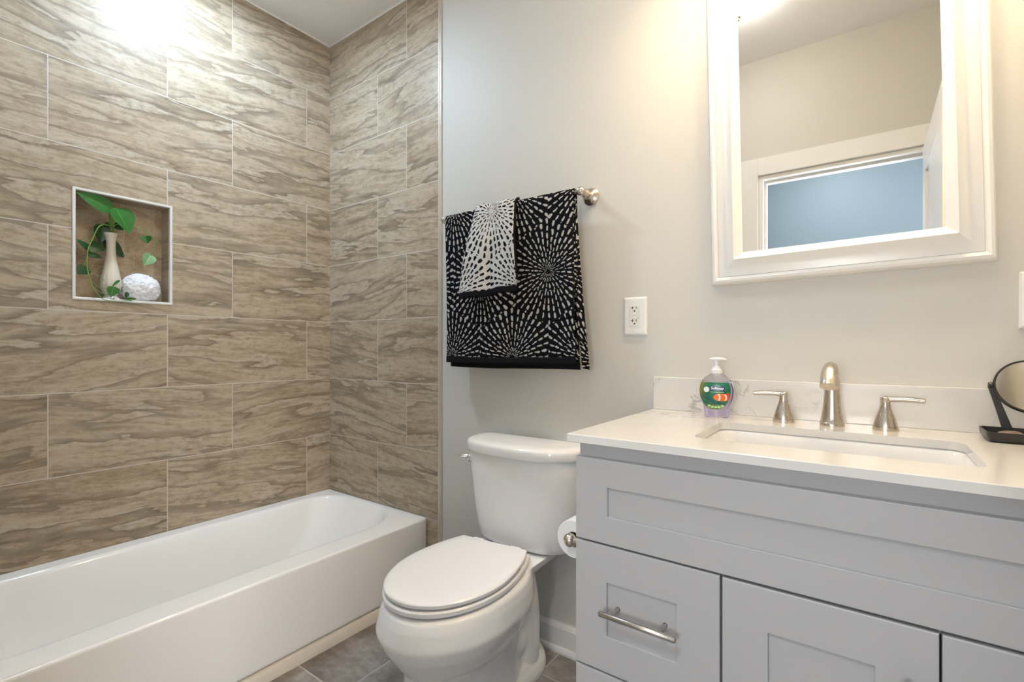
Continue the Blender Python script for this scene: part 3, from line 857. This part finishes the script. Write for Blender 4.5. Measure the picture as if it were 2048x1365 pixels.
# ------------------------------------------------------------------ soap pump bottle
SB = Vector((1.986, -.088, CTZ))
sb = empty('soap_bottle', SB, 'clear liquid soap pump bottle with fish label on the quartz countertop', 'soap bottle', rot=(0, 0, math.radians(6)))
BP = [(0, .0300, .0185), (.003, .0325, .0205), (.02, .0335, .021), (.030, .0345, .0225), (.045, .0405, .025), (.060, .0442, .0265), (.075, .0452, .027), (.090, .0430, .0258), (.102, .0375, .0235), (.112, .0290, .0205), (.118, .0200, .0170), (.121, .0145, .0140), (.124, .0130, .0130)]


def bhalf(z):
    for (z0, a0, c0), (z1, a1, c1) in zip(BP, BP[1:]):
        if z <= z1: f = (z - z0) / (z1 - z0); return a0 + (a1 - a0) * f, c0 + (c1 - c0) * f
    return BP[-1][1:]


def bring(w_, d_, z, n=40, e=2.5):
    return [(w_ * math.copysign(abs(math.cos(2 * PI * i / n)) ** (2 / e), math.cos(2 * PI * i / n)), d_ * math.copysign(abs(math.sin(2 * PI * i / n)) ** (2 / e), math.sin(2 * PI * i / n)), z) for i in range(n)]


def bfront(x, z, off=.0):
    a, c = bhalf(z); q = min(.999, abs(x) / a); return -(c * (1 - q ** 2.5) ** (1 / 2.5)) - off


b = BM(); rings(b, [bring(a, c, z) for z, a, c in BP]); obj('bottle', b, M['clear'], sb, True, 60, label='clear plastic bottle')
b = BM(); zs = [.003 + i * .0925 / 14 for i in range(15)]; rings(b, [bring(bhalf(z)[0] - .0022, bhalf(z)[1] - .0022, z) for z in zs]); obj('liquid_soap', b, M['liquid'], sb, True, 60, label='pale lavender liquid soap')
b = BM()
lathe(b, [(.0150, .1215), (.0152, .132), (.0130, .1335), (.0128, .1345), (.0105, .1350), (.0100, .1405), (.0060, .1415), (.0055, .143), (.0062, .158), (.0070, .160)], n=28)
secs = []
for f, wy, hz in ((-.0185, .0030, .0015), (-.017, .0060, .0025), (-.008, .0095, .0045), (.006, .0100, .0052), (.016, .0078, .004), (.0235, .0055, .0028), (.026, .0035, .0016)):
    secs.append([(f, wy * math.cos(2 * PI * k / 16), .162 + hz * math.sin(2 * PI * k / 16) - (.0022 if f > .018 else 0)) for k in range(16)])
rings(b, secs); obj('pump', b, M['pump'], sb, True, 50, label='white pump top')


def on_bottle(bm_faces_pts, name, mat, parent, off, label=None, uv=None, th=0.):
    b = BM(); uvl = b.loops.layers.uv.new('UVMap') if uv else None
    for poly in bm_faces_pts:
        f = b.faces.new([b.verts.new((x, bfront(x, z, off), z)) for x, z in poly])
        if uvl:
            for l, (x, z) in zip(f.loops, poly): l[uvl].uv = uv(x, z)
    bmesh.ops.remove_doubles(b, verts=b.verts, dist=1e-6)
    return obj(name, b, mat, parent, True, None, label=label)


# label: flat-topped oval
polys = []; nx = 20; zs = [.0225 + (.0975 - .0225) * i / 22 for i in range(23)]


def lab_half(z): f = (z - .0225) / .075; return .0405 * math.sqrt(max(.02, 1 - ((f - .72) / .735) ** 2)) * (1 if z < .085 else 1 - (z - .085) * 3)


for z0, z1 in zip(zs, zs[1:]):
    for i in range(nx):
        f0, f1 = -1 + 2 * i / nx, -1 + 2 * (i + 1) / nx
        polys.append([(f0 * lab_half(z0) - .002, z0), (f1 * lab_half(z0) - .002, z0), (f1 * lab_half(z1) - .002, z1), (f0 * lab_half(z1) - .002, z1)])
lb = on_bottle(polys, 'label', M['label'], sb, .0004, 'green aquarium label', uv=lambda x, z: ((x + .044) / .088, (z - .022) / .076))


def grid_shape(inside, x0, x1, z0, z1, n=26):
    out = []
    for i in range(n):
        xa, xb = x0 + (x1 - x0) * i / n, x0 + (x1 - x0) * (i + 1) / n
        la, lb_ = inside(xa), inside(xb)
        if la and lb_: 
            for k in range(4):
                g0, g1 = k / 4, (k + 1) / 4
                out.append([(xa, la[0] + (la[1] - la[0]) * g0), (xb, lb_[0] + (lb_[1] - lb_[0]) * g0), (xb, lb_[0] + (lb_[1] - lb_[0]) * g1), (xa, la[0] + (la[1] - la[0]) * g1)])
    return out


def ell(cx, cz, rx, rz): return lambda x: (cz - rz * math.sqrt(max(0, 1 - ((x - cx) / rx) ** 2)), cz + rz * math.sqrt(max(0, 1 - ((x - cx) / rx) ** 2)))


on_bottle(grid_shape(lambda x: (.0755, .0865 - (.002 if x > .0225 else 0)), -.0125, .0245, 0, 0), 'logo_panel', M['p_navy'], lb, .0008)
on_bottle(grid_shape(ell(-.0225, .0775, .0075, .0075), -.03, -.015, 0, 0), 'badge', M['p_white'], lb, .0008)
on_bottle(grid_shape(lambda x: (.0700, .0712), -.0135, .0225, 0, 0), 'tagline', M['p_ltgreen'], lb, .0008)
# clownfish-like orange reef fish with white bands
fx, fz = .0165, .0565
on_bottle(grid_shape(lambda x: (fz - .0105 * math.sqrt(max(0, 1 - ((x - fx) / .0215) ** 2)) ** .9, fz + .0105 * math.sqrt(max(0, 1 - ((x - fx) / .0215) ** 2)) ** .9), fx - .0215, fx + .0185, 0, 0), 'fish', M['p_orange'], lb, .0008)
on_bottle(grid_shape(lambda x: (fz - .006, fz + .011), fx + .008, fx + .0185, 0, 0, 8), 'fish_tail', M['p_red'], lb, .0010)
for bx, bw, hh in ((-.0075, .0020, .0092), (.0085, .0022, .0085)):
    polys = []
    for k in range(8):
        g0, g1 = -1 + k / 4, -1 + (k + 1) / 4
        c0, c1 = fx + bx + (.003 * (1 - g0 * g0)), fx + bx + (.003 * (1 - g1 * g1))
        polys.append([(c0 - bw, fz + g0 * hh), (c0 + bw, fz + g0 * hh), (c1 + bw, fz + g1 * hh), (c1 - bw, fz + g1 * hh)])
    on_bottle(polys, 'fish_band', M['p_white'], lb, .0013)
for k in range(5):
    on_bottle(grid_shape(ell(-.016 + .0085 * k, .0325 - .003 * (k in (1, 2, 3)), .0042, .0034), -.016 + .0085 * k - .0041, -.016 + .0085 * k + .0041, 0, 0, 10), 'coral', M['p_ltgreen'], lb, .0009)


def text_mesh(txt, width, center, off, mat, parent, name, shear=.12, bold=.02):
    cu = bpy.data.curves.new('t', 'FONT'); cu.body = txt; cu.align_x = 'CENTER'; cu.align_y = 'CENTER'; cu.shear = shear; cu.offset = bold; cu.resolution_u = 3
    o = bpy.data.objects.new('t', cu); COL.objects.link(o)
    dg = bpy.context.evaluated_depsgraph_get(); dg.update(); me = bpy.data.meshes.new_from_object(o.evaluated_get(dg)); bpy.data.objects.remove(o)
    xs = [v_.co.x for v_ in me.vertices]; ys = [v_.co.y for v_ in me.vertices]; sc = width / (max(xs) - min(xs)); mx, my = (max(xs) + min(xs)) / 2, (max(ys) + min(ys)) / 2
    for v_ in me.vertices:
        x = center[0] + (v_.co.x - mx) * sc; z = center[1] + (v_.co.y - my) * sc
        v_.co = (x, bfront(x, z, off), z)
    me.materials.clear(); me.materials.append(mat); o = bpy.data.objects.new(name, me); COL.objects.link(o); o.parent = parent
    return o


text_mesh('Softsoap', .0325, (.0058, .0808), .0014, M['p_white'], lb, 'logo_lettering')

# ------------------------------------------------------------------ tabletop mirror in a black tray
tm = empty('tabletop_mirror', (2.60, -.10, CTZ), 'round tabletop mirror on a black tray base at countertop right end', 'makeup mirror')
b = BM()
secs = []
for z, ins in ((0, .010), (.002, .005), (.010, .001), (.021, 0), (.0215, .0015), (.0205, .003), (.007, .006), (.005, .010)):
    secs.append([(x, y, z) for x, y in rrect(-.075 + ins, .085 - ins, -.054 + ins, .050 - ins, .012, 5)])
rings(b, secs); obj('tray', b, M['black'], tm, True, 40)
b = BM(); zc = .113
for sx in (-1, 1):
    xb, xt = (-.028, -.0595) if sx < 0 else (.028, .0595)
    secs = []
    for z, x, wy in ((.004, xb, .0085), (.03, xb + (xt - xb) * .28, .0078), (.075, xb + (xt - xb) * .68, .006), (zc - .004, xt, .0048), (zc + .006, xt + sx * .001, .0035)):
        secs.append([(x + dx_, .012 + dy_, z) for dx_, dy_ in ((-wy, -.003), (wy, -.003), (wy, .003), (-wy, .003))])
    rings(b, secs)
    lathe(b, [(.006, -.003), (.0068, 0), (.006, .003)], (xt, .010, zc + .001), 'x', 16)
box(b, -.029, .029, .0, .024, .0055, .0085, .001)
obj('bracket', b, M['black'], tm, True, 40)
tilt = Matrix.Translation((0, .008, zc)) @ Matrix.Rotation(math.radians(-22), 4, 'X')
b = BM(); R_ = .0575
lathe(b, [(R_ - .004, -.0045), (R_ - .0015, -.0055), (R_, -.003), (R_, .003), (R_ - .0015, .0055), (R_ - .004, .0045)], (0, 0, 0), 'y', 56, False, False); xform(b, b.verts, tilt); obj('mirror_rim', b, M['black'], tm, True, 60)
b = BM(); lathe(b, [(R_ - .0038, -.0040), (.001, -.0042)], (0, 0, 0), 'y', 56); lathe(b, [(R_ - .0038, .0040), (.001, .0042)], (0, 0, 0), 'y', 56); xform(b, b.verts, tilt); obj('mirror_disc', b, M['mirror'], tm, False)
b = BM(); bmesh.ops.create_icosphere(b, subdivisions=3, radius=1.)
for q in b.verts:
    k = 1 + .12 * mnoise.noise(q.co * 2.5); q.co = Vector((q.co.x * .021 * k, q.co.y * .012 * k, q.co.z * .0085 * k * (1.1 if q.co.z > 0 else .8)))
tag(obj('brown_trinket', b, M['shell'], None, True, None, loc=(2.566, -.118, CTZ + .0138)), 'small shiny brown trinket lying in the black mirror tray', 'trinket')
b = BM(); bmesh.ops.create_icosphere(b, subdivisions=3, radius=1.)
for q in b.verts: q.co = Vector((q.co.x * .028, q.co.y * .019, q.co.z * .0125))
tag(obj('pale_trinket', b, M['cotton'], None, True, None, loc=(2.617, -.115, CTZ + .0175)), 'small pale rounded trinket lying beside the brown one in black mirror tray', 'trinket')

# ------------------------------------------------------------------ framed wall mirror
fm = empty('framed_mirror', (1.955, .006, 1.279), 'large white framed wall mirror above the faucet', 'mirror', rot=(0, math.radians(-1.1), 0))
W_, H_ = .609, .915
prof = [(0, 0), (0, .014), (.0015, .021), (.006, .0285), (.012, .031), (.018, .0285), (.0205, .0255), (.0215, .0235), (.0225, .0255), (.026, .0262), (.034, .0275), (.043, .0305), (.052, .0350), (.060, .0405), (.064, .0435), (.0665, .0450), (.0690, .0440), (.0845, .0285), (.087, .0255), (.087, .018)]
b = BM(); secs = []
for s_, h in prof: secs.append([(s_, -h, s_), (W_ - s_, -h, s_), (W_ - s_, -h, H_ - s_), (s_, -h, H_ - s_)])
rings(b, secs, False, False); obj('frame', b, M['frame'], fm, True, 28)
b = BM(); g = .080; vs = [b.verts.new(p) for p in ((g, -.0235, g), (W_ - g, -.0235, g), (W_ - g, -.0235, H_ - g), (g, -.0235, H_ - g))]; b.faces.new(vs)
vs2 = [b.verts.new((q.co.x, -.019, q.co.z)) for q in vs]; b.faces.new(vs2[::-1])
for i in range(4): b.faces.new((vs[i], vs[(i + 1) % 4], vs2[(i + 1) % 4], vs2[i]))
obj('mirror_glass', b, M['mirror'], fm)
b = BM(); box(b, .02, W_ - .02, -.016, -.0005, .02, H_ - .02); obj('backing', b, M['frame'], fm)

# ------------------------------------------------------------------ outlet and switch
ot = empty('wall_outlet', (1.7115, .006, 1.199), 'white two-socket outlet plate on the wall left of mirror', 'outlet')


def face_plate(bm, hw, hh):
    secs = [[(x, y, z) for x, z in ((-hw + i, -hh + i), (hw - i, -hh + i), (hw - i, hh - i), (-hw + i, hh - i))] for y, i in ((0, 0), (-.003, 0), (-.0065, .0045), (-.007, .007))]
    rings(bm, secs, True, True)


b = BM(); face_plate(b, .0395, .0625); obj('face_plate', b, M['plate'], ot)
b = BM(); box(b, -.0170, .0170, -.0085, -.0065, -.0335, .0335, .0008); dv = obj('receptacle', b, M['device'], ot)
for i, z in enumerate((.0215, -.0205)):
    b = BM()
    box(b, -.0080, -.0058, -.0089, -.0084, z + .002, z + .0105); box(b, -.0125, -.0080, -.0089, -.0084, z + .0053, z + .0073)
    box(b, .0040, .0060, -.0089, -.0084, z + .0025, z + .0095)
    lathe(b, [(.0027, -.0090), (.0027, -.0084)], (-.0008, 0, z - .0045), 'y', 16)
    obj('socket', b, M['slot'], dv)
for z in (.0062, -.0048):
    b = BM(); box(b, -.0075, .0055, -.0096, -.0084, z - .0033, z + .0033, .0006); obj('button', b, M['plate'], dv)
b = BM(); lathe(b, [(.0013, -.0091), (.0013, -.0084)], (.0115, 0, -.006), 'y', 12); obj('indicator', b, M['slot'], dv)
for z in (.048, -.048):
    b = BM(); lathe(b, [(.0033, -.0065), (.0033, -.0073), (.002, -.0079)], (0, 0, z), 'y', 20); obj('screw', b, M['plate'], ot)
sw = empty('light_switch', (2.6375, .006, 1.2005), 'white light switch plate on the wall right of the mirror', 'light switch')
b = BM(); face_plate(b, .0395, .0625); obj('face_plate', b, M['plate'], sw)
b = BM(); box(b, -.0165, .0165, -.0095, -.0065, -.033, .033, .0012); obj('rocker', b, M['plate'], sw)

# ------------------------------------------------------------------ towel bar and towels
BZ, BY = 1.622, -.072
tb = empty('towel_bar', (1.235, .006, BZ), 'brushed nickel towel bar on the wall above the toilet', 'towel bar')
b = BM(); tube(b, [(-.312, BY - .006, 0), (.312, BY - .006, 0)], .0075, 18); obj('rod', b, M['nickel_x'], tb, True)
for sx in (-1, 1):
    b = BM()
    lathe(b, [(.030, 0), (.0305, -.004), (.027, -.007), (.0245, -.008), (.0245, -.011), (.021, -.013), (.0175, -.0145), (.0125, -.018), (.0105, -.026), (.0115, -.036), (.0145, -.043), (.0155, -.047), (.0125, -.052), (.0090, -.058), (.0095, -.064)], (sx * .315, 0, 0), 'y', 36)
    p = obj('post', b, M['nickel'], tb, True, 50)
    b = BM(); bmesh.ops.create_uvsphere(b, u_segments=24, v_segments=16, radius=.0155)
    for q in b.verts: q.co += Vector((sx * .315, BY - .006, 0))
    obj('finial', b, M['nickel'], p, True)


def drape(name, cols, rows, fn, mat, th, parent=None):
    """sheet from a parametric function fn(i,j)->(pos, uv)"""
    b = BM(); uvl = b.loops.layers.uv.new('UVMap'); G = []; U = {}
    for j in range(rows + 1):
        r = []
        for i in range(cols + 1):
            p, uv = fn(i / cols, j / rows); q = b.verts.new(p); U[q] = uv; r.append(q)
        G.append(r)
    for j in range(rows):
        for i in range(cols):
            f = b.faces.new((G[j][i], G[j][i + 1], G[j + 1][i + 1], G[j + 1][i]))
            for l in f.loops: l[uvl].uv = U[l.vert]
    o = obj(name, b, mat, parent, True, None)
    m = o.modifiers.new('t', 'SOLIDIFY'); m.thickness = th; m.offset = 0
    return o


YB = .006 + BY - .006                         # world y of rod axis


def over_bar(s_, drop, rad, zbar):
    """arc length s measured from the bar top; +s front, -s back -> (y,z)"""
    q = rad * PI / 2
    if abs(s_) < q: a = s_ / rad; return YB - rad * math.sin(a), zbar + rad * math.cos(a)
    y = YB - math.copysign(rad, s_); return y, zbar - (abs(s_) - q)


def big_towel(u, v, x0, x1, sf, sb_, rad, phase, hem0=None):
    s_ = -sb_ + (sf + sb_) * v
    if hem0 is not None: s_ = hem0[0] + (hem0[1] - hem0[0]) * v
    y, z = over_bar(s_, 0, rad, BZ)
    hang = max(0, abs(s_) - .02)
    x = x0 + (x1 - x0) * u
    wob = .007 * math.sin(u * 9.0 + 1.2 + phase) * min(1, hang * 3.5) + .004 * math.sin(u * 21 + 5 * hang + phase) * min(1, hang * 2.)
    y += wob - (.010 * hang if s_ > 0 else -.03 * min(.0, hang))
    x += (u - .5) * .02 * hang + .012 * hang * hang + (.016 * hang if s_ > 0 else .01 * hang)
    # sag of the lower hem and a soft inward curl at the right edge
    z -= .004 * math.sin(u * 5 + phase) * hang
    if s_ > 0: y += -.012 * max(0, u - .86) / .14 * hang
    return (x, y, z), (x - .934 + .04, BZ - (BZ + .0) + (s_ + .02))


bt = drape('bath_towel', 60, 90, lambda u, v: big_towel(u, v, .936, 1.528, .585, .60, .012, 0.), M['burst'], .005)
tag(bt, 'black bath towel with white starbursts hanging over the towel bar', 'towel')
o = drape('hem', 60, 4, lambda u, v: big_towel(u, v, .9355, 1.5285, 0, 0, .012, 0., (.580, .604)), M['hem'], .008, bt); o['label'] = 'black front hem'
o = drape('hem', 60, 4, lambda u, v: big_towel(u, v, .9355, 1.5285, 0, 0, .012, 0., (-.622, -.596)), M['hem'], .008, bt); o['label'] = 'black rear hem'
# inner fold: the towel is folded double, its second edge shows at the right
o = drape('folded_edge', 8, 60, lambda u, v: (lambda s_: ((1.504 + .021 * u + (.042 + .045 * s_) * s_ * 1.15, over_bar(s_, 0, .0105, BZ)[0] + .010 + .014 * u + .01 * s_, over_bar(s_, 0, .0105, BZ)[1] - .006 * u), (.62 + .03 * u, s_ + .02)))(.012 + .600 * v), M['burst'], .006, bt); o['label'] = 'inner fold of the towel along its right edge'


def small_towel(u, v, hem=None):
    sf, sb_ = .352, .20; s_ = -sb_ + (sf + sb_) * v
    if hem: s_ = hem[0] + (hem[1] - hem[0]) * v
    y, z = over_bar(s_, 0, .0235, BZ)
    hang = max(0, s_ - .03)
    xl = 1.108 - .050 * min(1, hang / .30) - (.006 if s_ > .2 else 0); xr = 1.292 + .030 * min(1, hang / .30)
    x = xl + (xr - xl) * u
    fold = .009 * math.sin(u * 2 * PI * 1.15 + .6) + .004 * math.sin(u * 17 + 2)
    y += -.016 * (1 if s_ > 0 else -.3) * min(1, hang * 8) - fold * min(1, hang * 5) - .02 * hang
    z += .018 * (u - .35) * min(1, hang / .3) + .003 * math.sin(u * 12)
    return (x, y, z), (x - 1.19 + .085 + .0, s_ + .60 - .05)


st_ = drape('hand_towel', 30, 60, small_towel, M['burst_inv'], .006)
tag(st_, 'small white towel with black dashes draped over the black bath towel', 'towel')
o = drape('hem', 30, 4, lambda u, v: small_towel(u, v, (.348, .370)), M['hem'], .010, st_); o['label'] = 'black hem of the small towel'
o = drape('side_edge', 3, 60, lambda u, v: (lambda p: ((p[0][0] + .003 * u, p[0][1] + .004, p[0][2]), p[1]))(small_towel(1., .36 + .60 * v)), M['hem'], .010, st_); o['label'] = 'black edge of the small towel'

# ------------------------------------------------------------------ toilet paper
th = empty('toilet_paper_holder', (1.797, -.405, .620), 'brushed nickel paper holder on the side of the grey vanity', 'toilet paper holder')
for sy in (-1, 1):
    b = BM(); lathe(b, [(.024, 0), (.0245, -.004), (.020, -.008), (.012, -.012), (.0085, -.020), (.0095, -.042), (.010, -.050)], (0, sy * .068, 0), 'x', 28); p = obj('post', b, M['nickel'], th, True, 50)
    b = BM(); bmesh.ops.create_uvsphere(b, u_segments=24, v_segments=16, radius=.0165)
    for q in b.verts: q.co += Vector((-.062, sy * .068, 0))
    obj('finial', b, M['nickel'], p, True)
b = BM(); tube(b, [(-.062, -.06, 0), (-.062, .06, 0)], .0085, 16); obj('spindle', b, M['nickel'], th, True)
b = BM()
lathe(b, [(.019, -.050), (.046, -.050), (.0475, -.048), (.0475, .048), (.046, .050), (.019, .050)], (0, 0, 0), 'y', 48, False, False)
tp = tag(obj('toilet_paper_roll', b, M['paper'], None, True, 40, loc=(1.735, -.405, .6155)), 'white toilet paper roll on the holder beside the vanity', 'toilet paper')
b = BM(); lathe(b, [(.0192, -.0502), (.0192, .0502)], (0, 0, 0), 'y', 40, False, False); lathe(b, [(.0178, -.0502), (.0178, .0502)], (0, 0, 0), 'y', 40, False, False); obj('core', b, M['card'], tp, True)

# ------------------------------------------------------------------ niche: vase, plant, pouf


def nich(cu, cv, x=-.03):
    """point in the niche from its measured place on the tiled wall plane"""
    u_, v_ = 120 + cu / 4.877, 350 + cv / 4.877
    fw_ = Vector((-math.sin(YAW), math.cos(YAW), 0)); ri = Vector((math.cos(YAW), math.sin(YAW), 0))
    d_ = fw_ + ri * ((u_ - 1024) / F_PX) - Vector((0, 0, 1)) * ((v_ - Y0) / F_PX)
    return Vector((CX, CY, CZ)) + d_ * ((x - CX) / d_.x)


b = BM()
vp = [(.028, 0), (.030, .003), (.026, .010), (.020, .017), (.0225, .024), (.029, .036), (.0330, .052), (.0330, .066), (.0300, .090), (.0245, .120), (.0195, .150), (.0160, .180), (.0145, .205), (.0150, .228), (.0190, .248), (.0235, .260), (.0225, .2605), (.0175, .248), (.0125, .205), (.0125, .17)]
R = lathe(b, vp, (0, 0, 0), 'z', 48)
for k, ring in enumerate(R):
    r, h = vp[k]
    if .028 < h < .10 and k < 14:
        for i, q in enumerate(ring):
            f = 1 + .045 * math.cos(2 * PI * i / 48 * 12) * math.sin(PI * (h - .024) / .085); q.co.x *= f; q.co.y *= f
vs_o = tag(obj('bud_vase', b, M['vase'], None, True, 60, loc=(-.045, -.923, NZ0 + .0005)), 'slim cream ceramic bud vase standing in the tiled wall niche', 'vase')

pl = empty('pothos_plant', (-.045, -.923, NZ0 + .20), 'green trailing vine with heart-shaped leaves growing from cream vase', 'plant')
PO = Vector(pl.location)


def vine(pts, r0, r1, name='vine'):
    P = cat([p - PO for p in pts], 6); n = len(P); b = BM(); tube(b, P, [r0 + (r1 - r0) * i / n for i in range(n)], 8); obj(name, b, M['stem'], pl, True, None)


def leaf(base, tip, wid, mat='leaf', roll=0., curl=.12, cup=.25):
    base = base - PO; tip = tip - PO; ax = tip - base; Lh = ax.length; ax.normalize()
    nrm = Vector((1, .25, .35)); nrm = (nrm - ax * nrm.dot(ax)).normalized(); side = ax.cross(nrm).normalized()
    rot = Matrix.Rotation(roll, 3, ax); nrm = rot @ nrm; side = rot @ side
    b = BM(); uvl = b.loops.layers.uv.new('UVMap'); nu, nv = 16, 10; G = []; U = {}
    for i in range(nu + 1):
        t = i / nu
        prof_ = (math.sin(PI * min(1, t ** .62)) ** .75) * (1 - .25 * t) if 0 < t < 1 else 0.
        r = []
        for j in range(nv + 1):
            s_ = -1 + 2 * j / nv
            w_ = wid * .5 * prof_ * s_
            back = -.10 * Lh * (abs(s_) ** 1.2) * (1 - t) ** 3 * (1 if t < .4 else 0)
            p = base + ax * (Lh * t + back) + side * w_ + nrm * (cup * abs(w_) - curl * Lh * t * t)
            q = b.verts.new(p); U[q] = (j / nv, t); r.append(q)
        G.append(r)
    for i in range(nu):
        for j in range(nv):
            f = b.faces.new((G[i][j], G[i][j + 1], G[i + 1][j + 1], G[i + 1][j]))
            for l in f.loops: l[uvl].uv = U[l.vert]
    bmesh.ops.remove_doubles(b, verts=b.verts, dist=1e-6)
    obj('leaf', b, M[mat], pl, True, None)


K = nich
vine([K(505, 640, -.045), K(495, 520, -.045), K(480, 420, -.03), K(480, 330, -.015)], .0028, .0022, 'stalk')
vine([K(508, 640, -.045), K(508, 520, -.045), K(500, 420, -.03), K(490, 320, -.015)], .003, .002, 'stalk')
vine([K(512, 640, -.045), K(520, 520, -.045), K(530, 420, -.02), K(560, 345, -.008)], .0026, .002, 'stalk')
vine([K(505, 600, -.045), K(500, 515, -.042), K(450, 488, -.03), K(405, 492, -.02), K(365, 525, -.012), K(320, 620, -.01), K(276, 720, -.008), K(264, 820, -.006), K(266, 910, -.004), K(290, 1015, 0), K(330, 1110, .006), K(420, 1212, .016), K(540, 1232, .018), K(650, 1226, .018), K(740, 1204, .014)], .0022, .0012)
vine([K(268, 925, -.004), K(350, 972, -.012), K(432, 1032, -.012)], .0013, .0009)
vine([K(328, 1105, .004), K(400, 1148, .006), K(480, 1172, .006)], .0013, .0009)
vine([K(298, 1035, -.012), K(380, 1098, -.02), K(478, 1112, -.01)], .0012, .0009)
vine([K(515, 600, -.045), K(528, 500, -.04), K(600, 480, -.03), K(705, 500, -.02), K(830, 550, -.018), K(915, 615, -.018), K(975, 675, -.02)], .002, .0012)
vine([K(828, 552, -.018), K(838, 580, -.018), K(836, 602, -.018)], .0012, .001)
vine([K(938, 648, -.019), K(925, 690, -.02), K(886, 788, -.02)], .0012, .001)
vine([K(264, 820, -.006), K(245, 850, -.010), K(225, 895, -.015)], .0012, .001)
vine([K(276, 640, -.02), K(310, 610, -.02), K(345, 590, -.02)], .0012, .001)
leaf(K(485, 328, -.012), K(163, 168, .004), .062, 'leaf', -.35, .02)
leaf(K(555, 342, -.008), K(692, 562, .010), .106, 'leaf', -.1, .10)
leaf(K(415, 500, -.055), K(400, 660, -.055), .060, 'leaf_dark', .2)
leaf(K(278, 735, -.03), K(166, 618, -.03), .046, 'leaf_dark', .4)
leaf(K(288, 690, -.02), K(440, 735, -.02), .048, 'leaf_dark', .5)
leaf(K(268, 770, -.035), K(420, 805, -.035), .026, 'leaf_dark', .2)
leaf(K(455, 640, -.085), K(628, 806, -.085), .060, 'leaf_dark', .1, 0., .05)
leaf(K(495, 655, -.08), K(424, 690, -.08), .030, 'leaf_dark', 0., 0., .05)
leaf(K(265, 912, -.015), K(168, 962, -.015), .050, 'leaf_dark', .3)
leaf(K(838, 600, -.03), K(850, 668, -.03), .045, 'leaf', .9)
leaf(K(886, 788, -.02), K(822, 882, -.012), .052, 'leaf_pale', .1)
leaf(K(578, 1034, .002), K(502, 1086, .004), .014, 'leaf', .8)
leaf(K(520, 1098, .005), K(498, 1192, .010), .040, 'leaf', .3)
leaf(K(545, 1112, .005), K(572, 1160, .008), .022, 'leaf', .2)
leaf(K(532, 488, -.05), K(625, 536, -.05), .030, 'leaf_dark', .3)
leaf(K(655, 1150, .012), K(648, 1205, .014), .016, 'leaf_dark', .3)
leaf(K(660, 1215, .018), K(748, 1208, .016), .014, 'leaf', .4)
leaf(K(440, 478, -.04), K(500, 500, -.04), .022, 'leaf_dark', .4)

# bath pouf: ruffled net ribbons around a core
b = BM(); random.seed(3); CR = Vector((.046, .070, .062))
bmesh.ops.create_icosphere(b, subdivisions=6, radius=1.)
for q in b.verts:
    d_ = q.co.normalized(); wv = mnoise.noise_vector(d_ * 3.0) * .45
    r1 = 1 - abs(mnoise.noise((d_ + wv) * 3.4)) * 2.2; r2 = 1 - abs(mnoise.noise((d_ + wv * .6) * 7.5 + Vector((7, 3, 1)))) * 2.
    k = .84 + .13 * r1 + .05 * r2 + .05 * mnoise.noise(d_ * 2.2); q.co = Vector((d_.x * CR.x, d_.y * CR.y, d_.z * CR.z)) * k
zmin = min(q.co.z for q in b.verts)
for q in b.verts:
    if q.co.z < -.050: q.co.z = -.050 + (q.co.z + .050) * .2
zmin = min(q.co.z for q in b.verts)
tag(obj('bath_pouf', b, M['pouf'], None, True, None, loc=(-.040, -.829, NZ0 - zmin + .0015)), 'white ruffled mesh bath pouf beside the vase in wall niche', 'bath pouf')
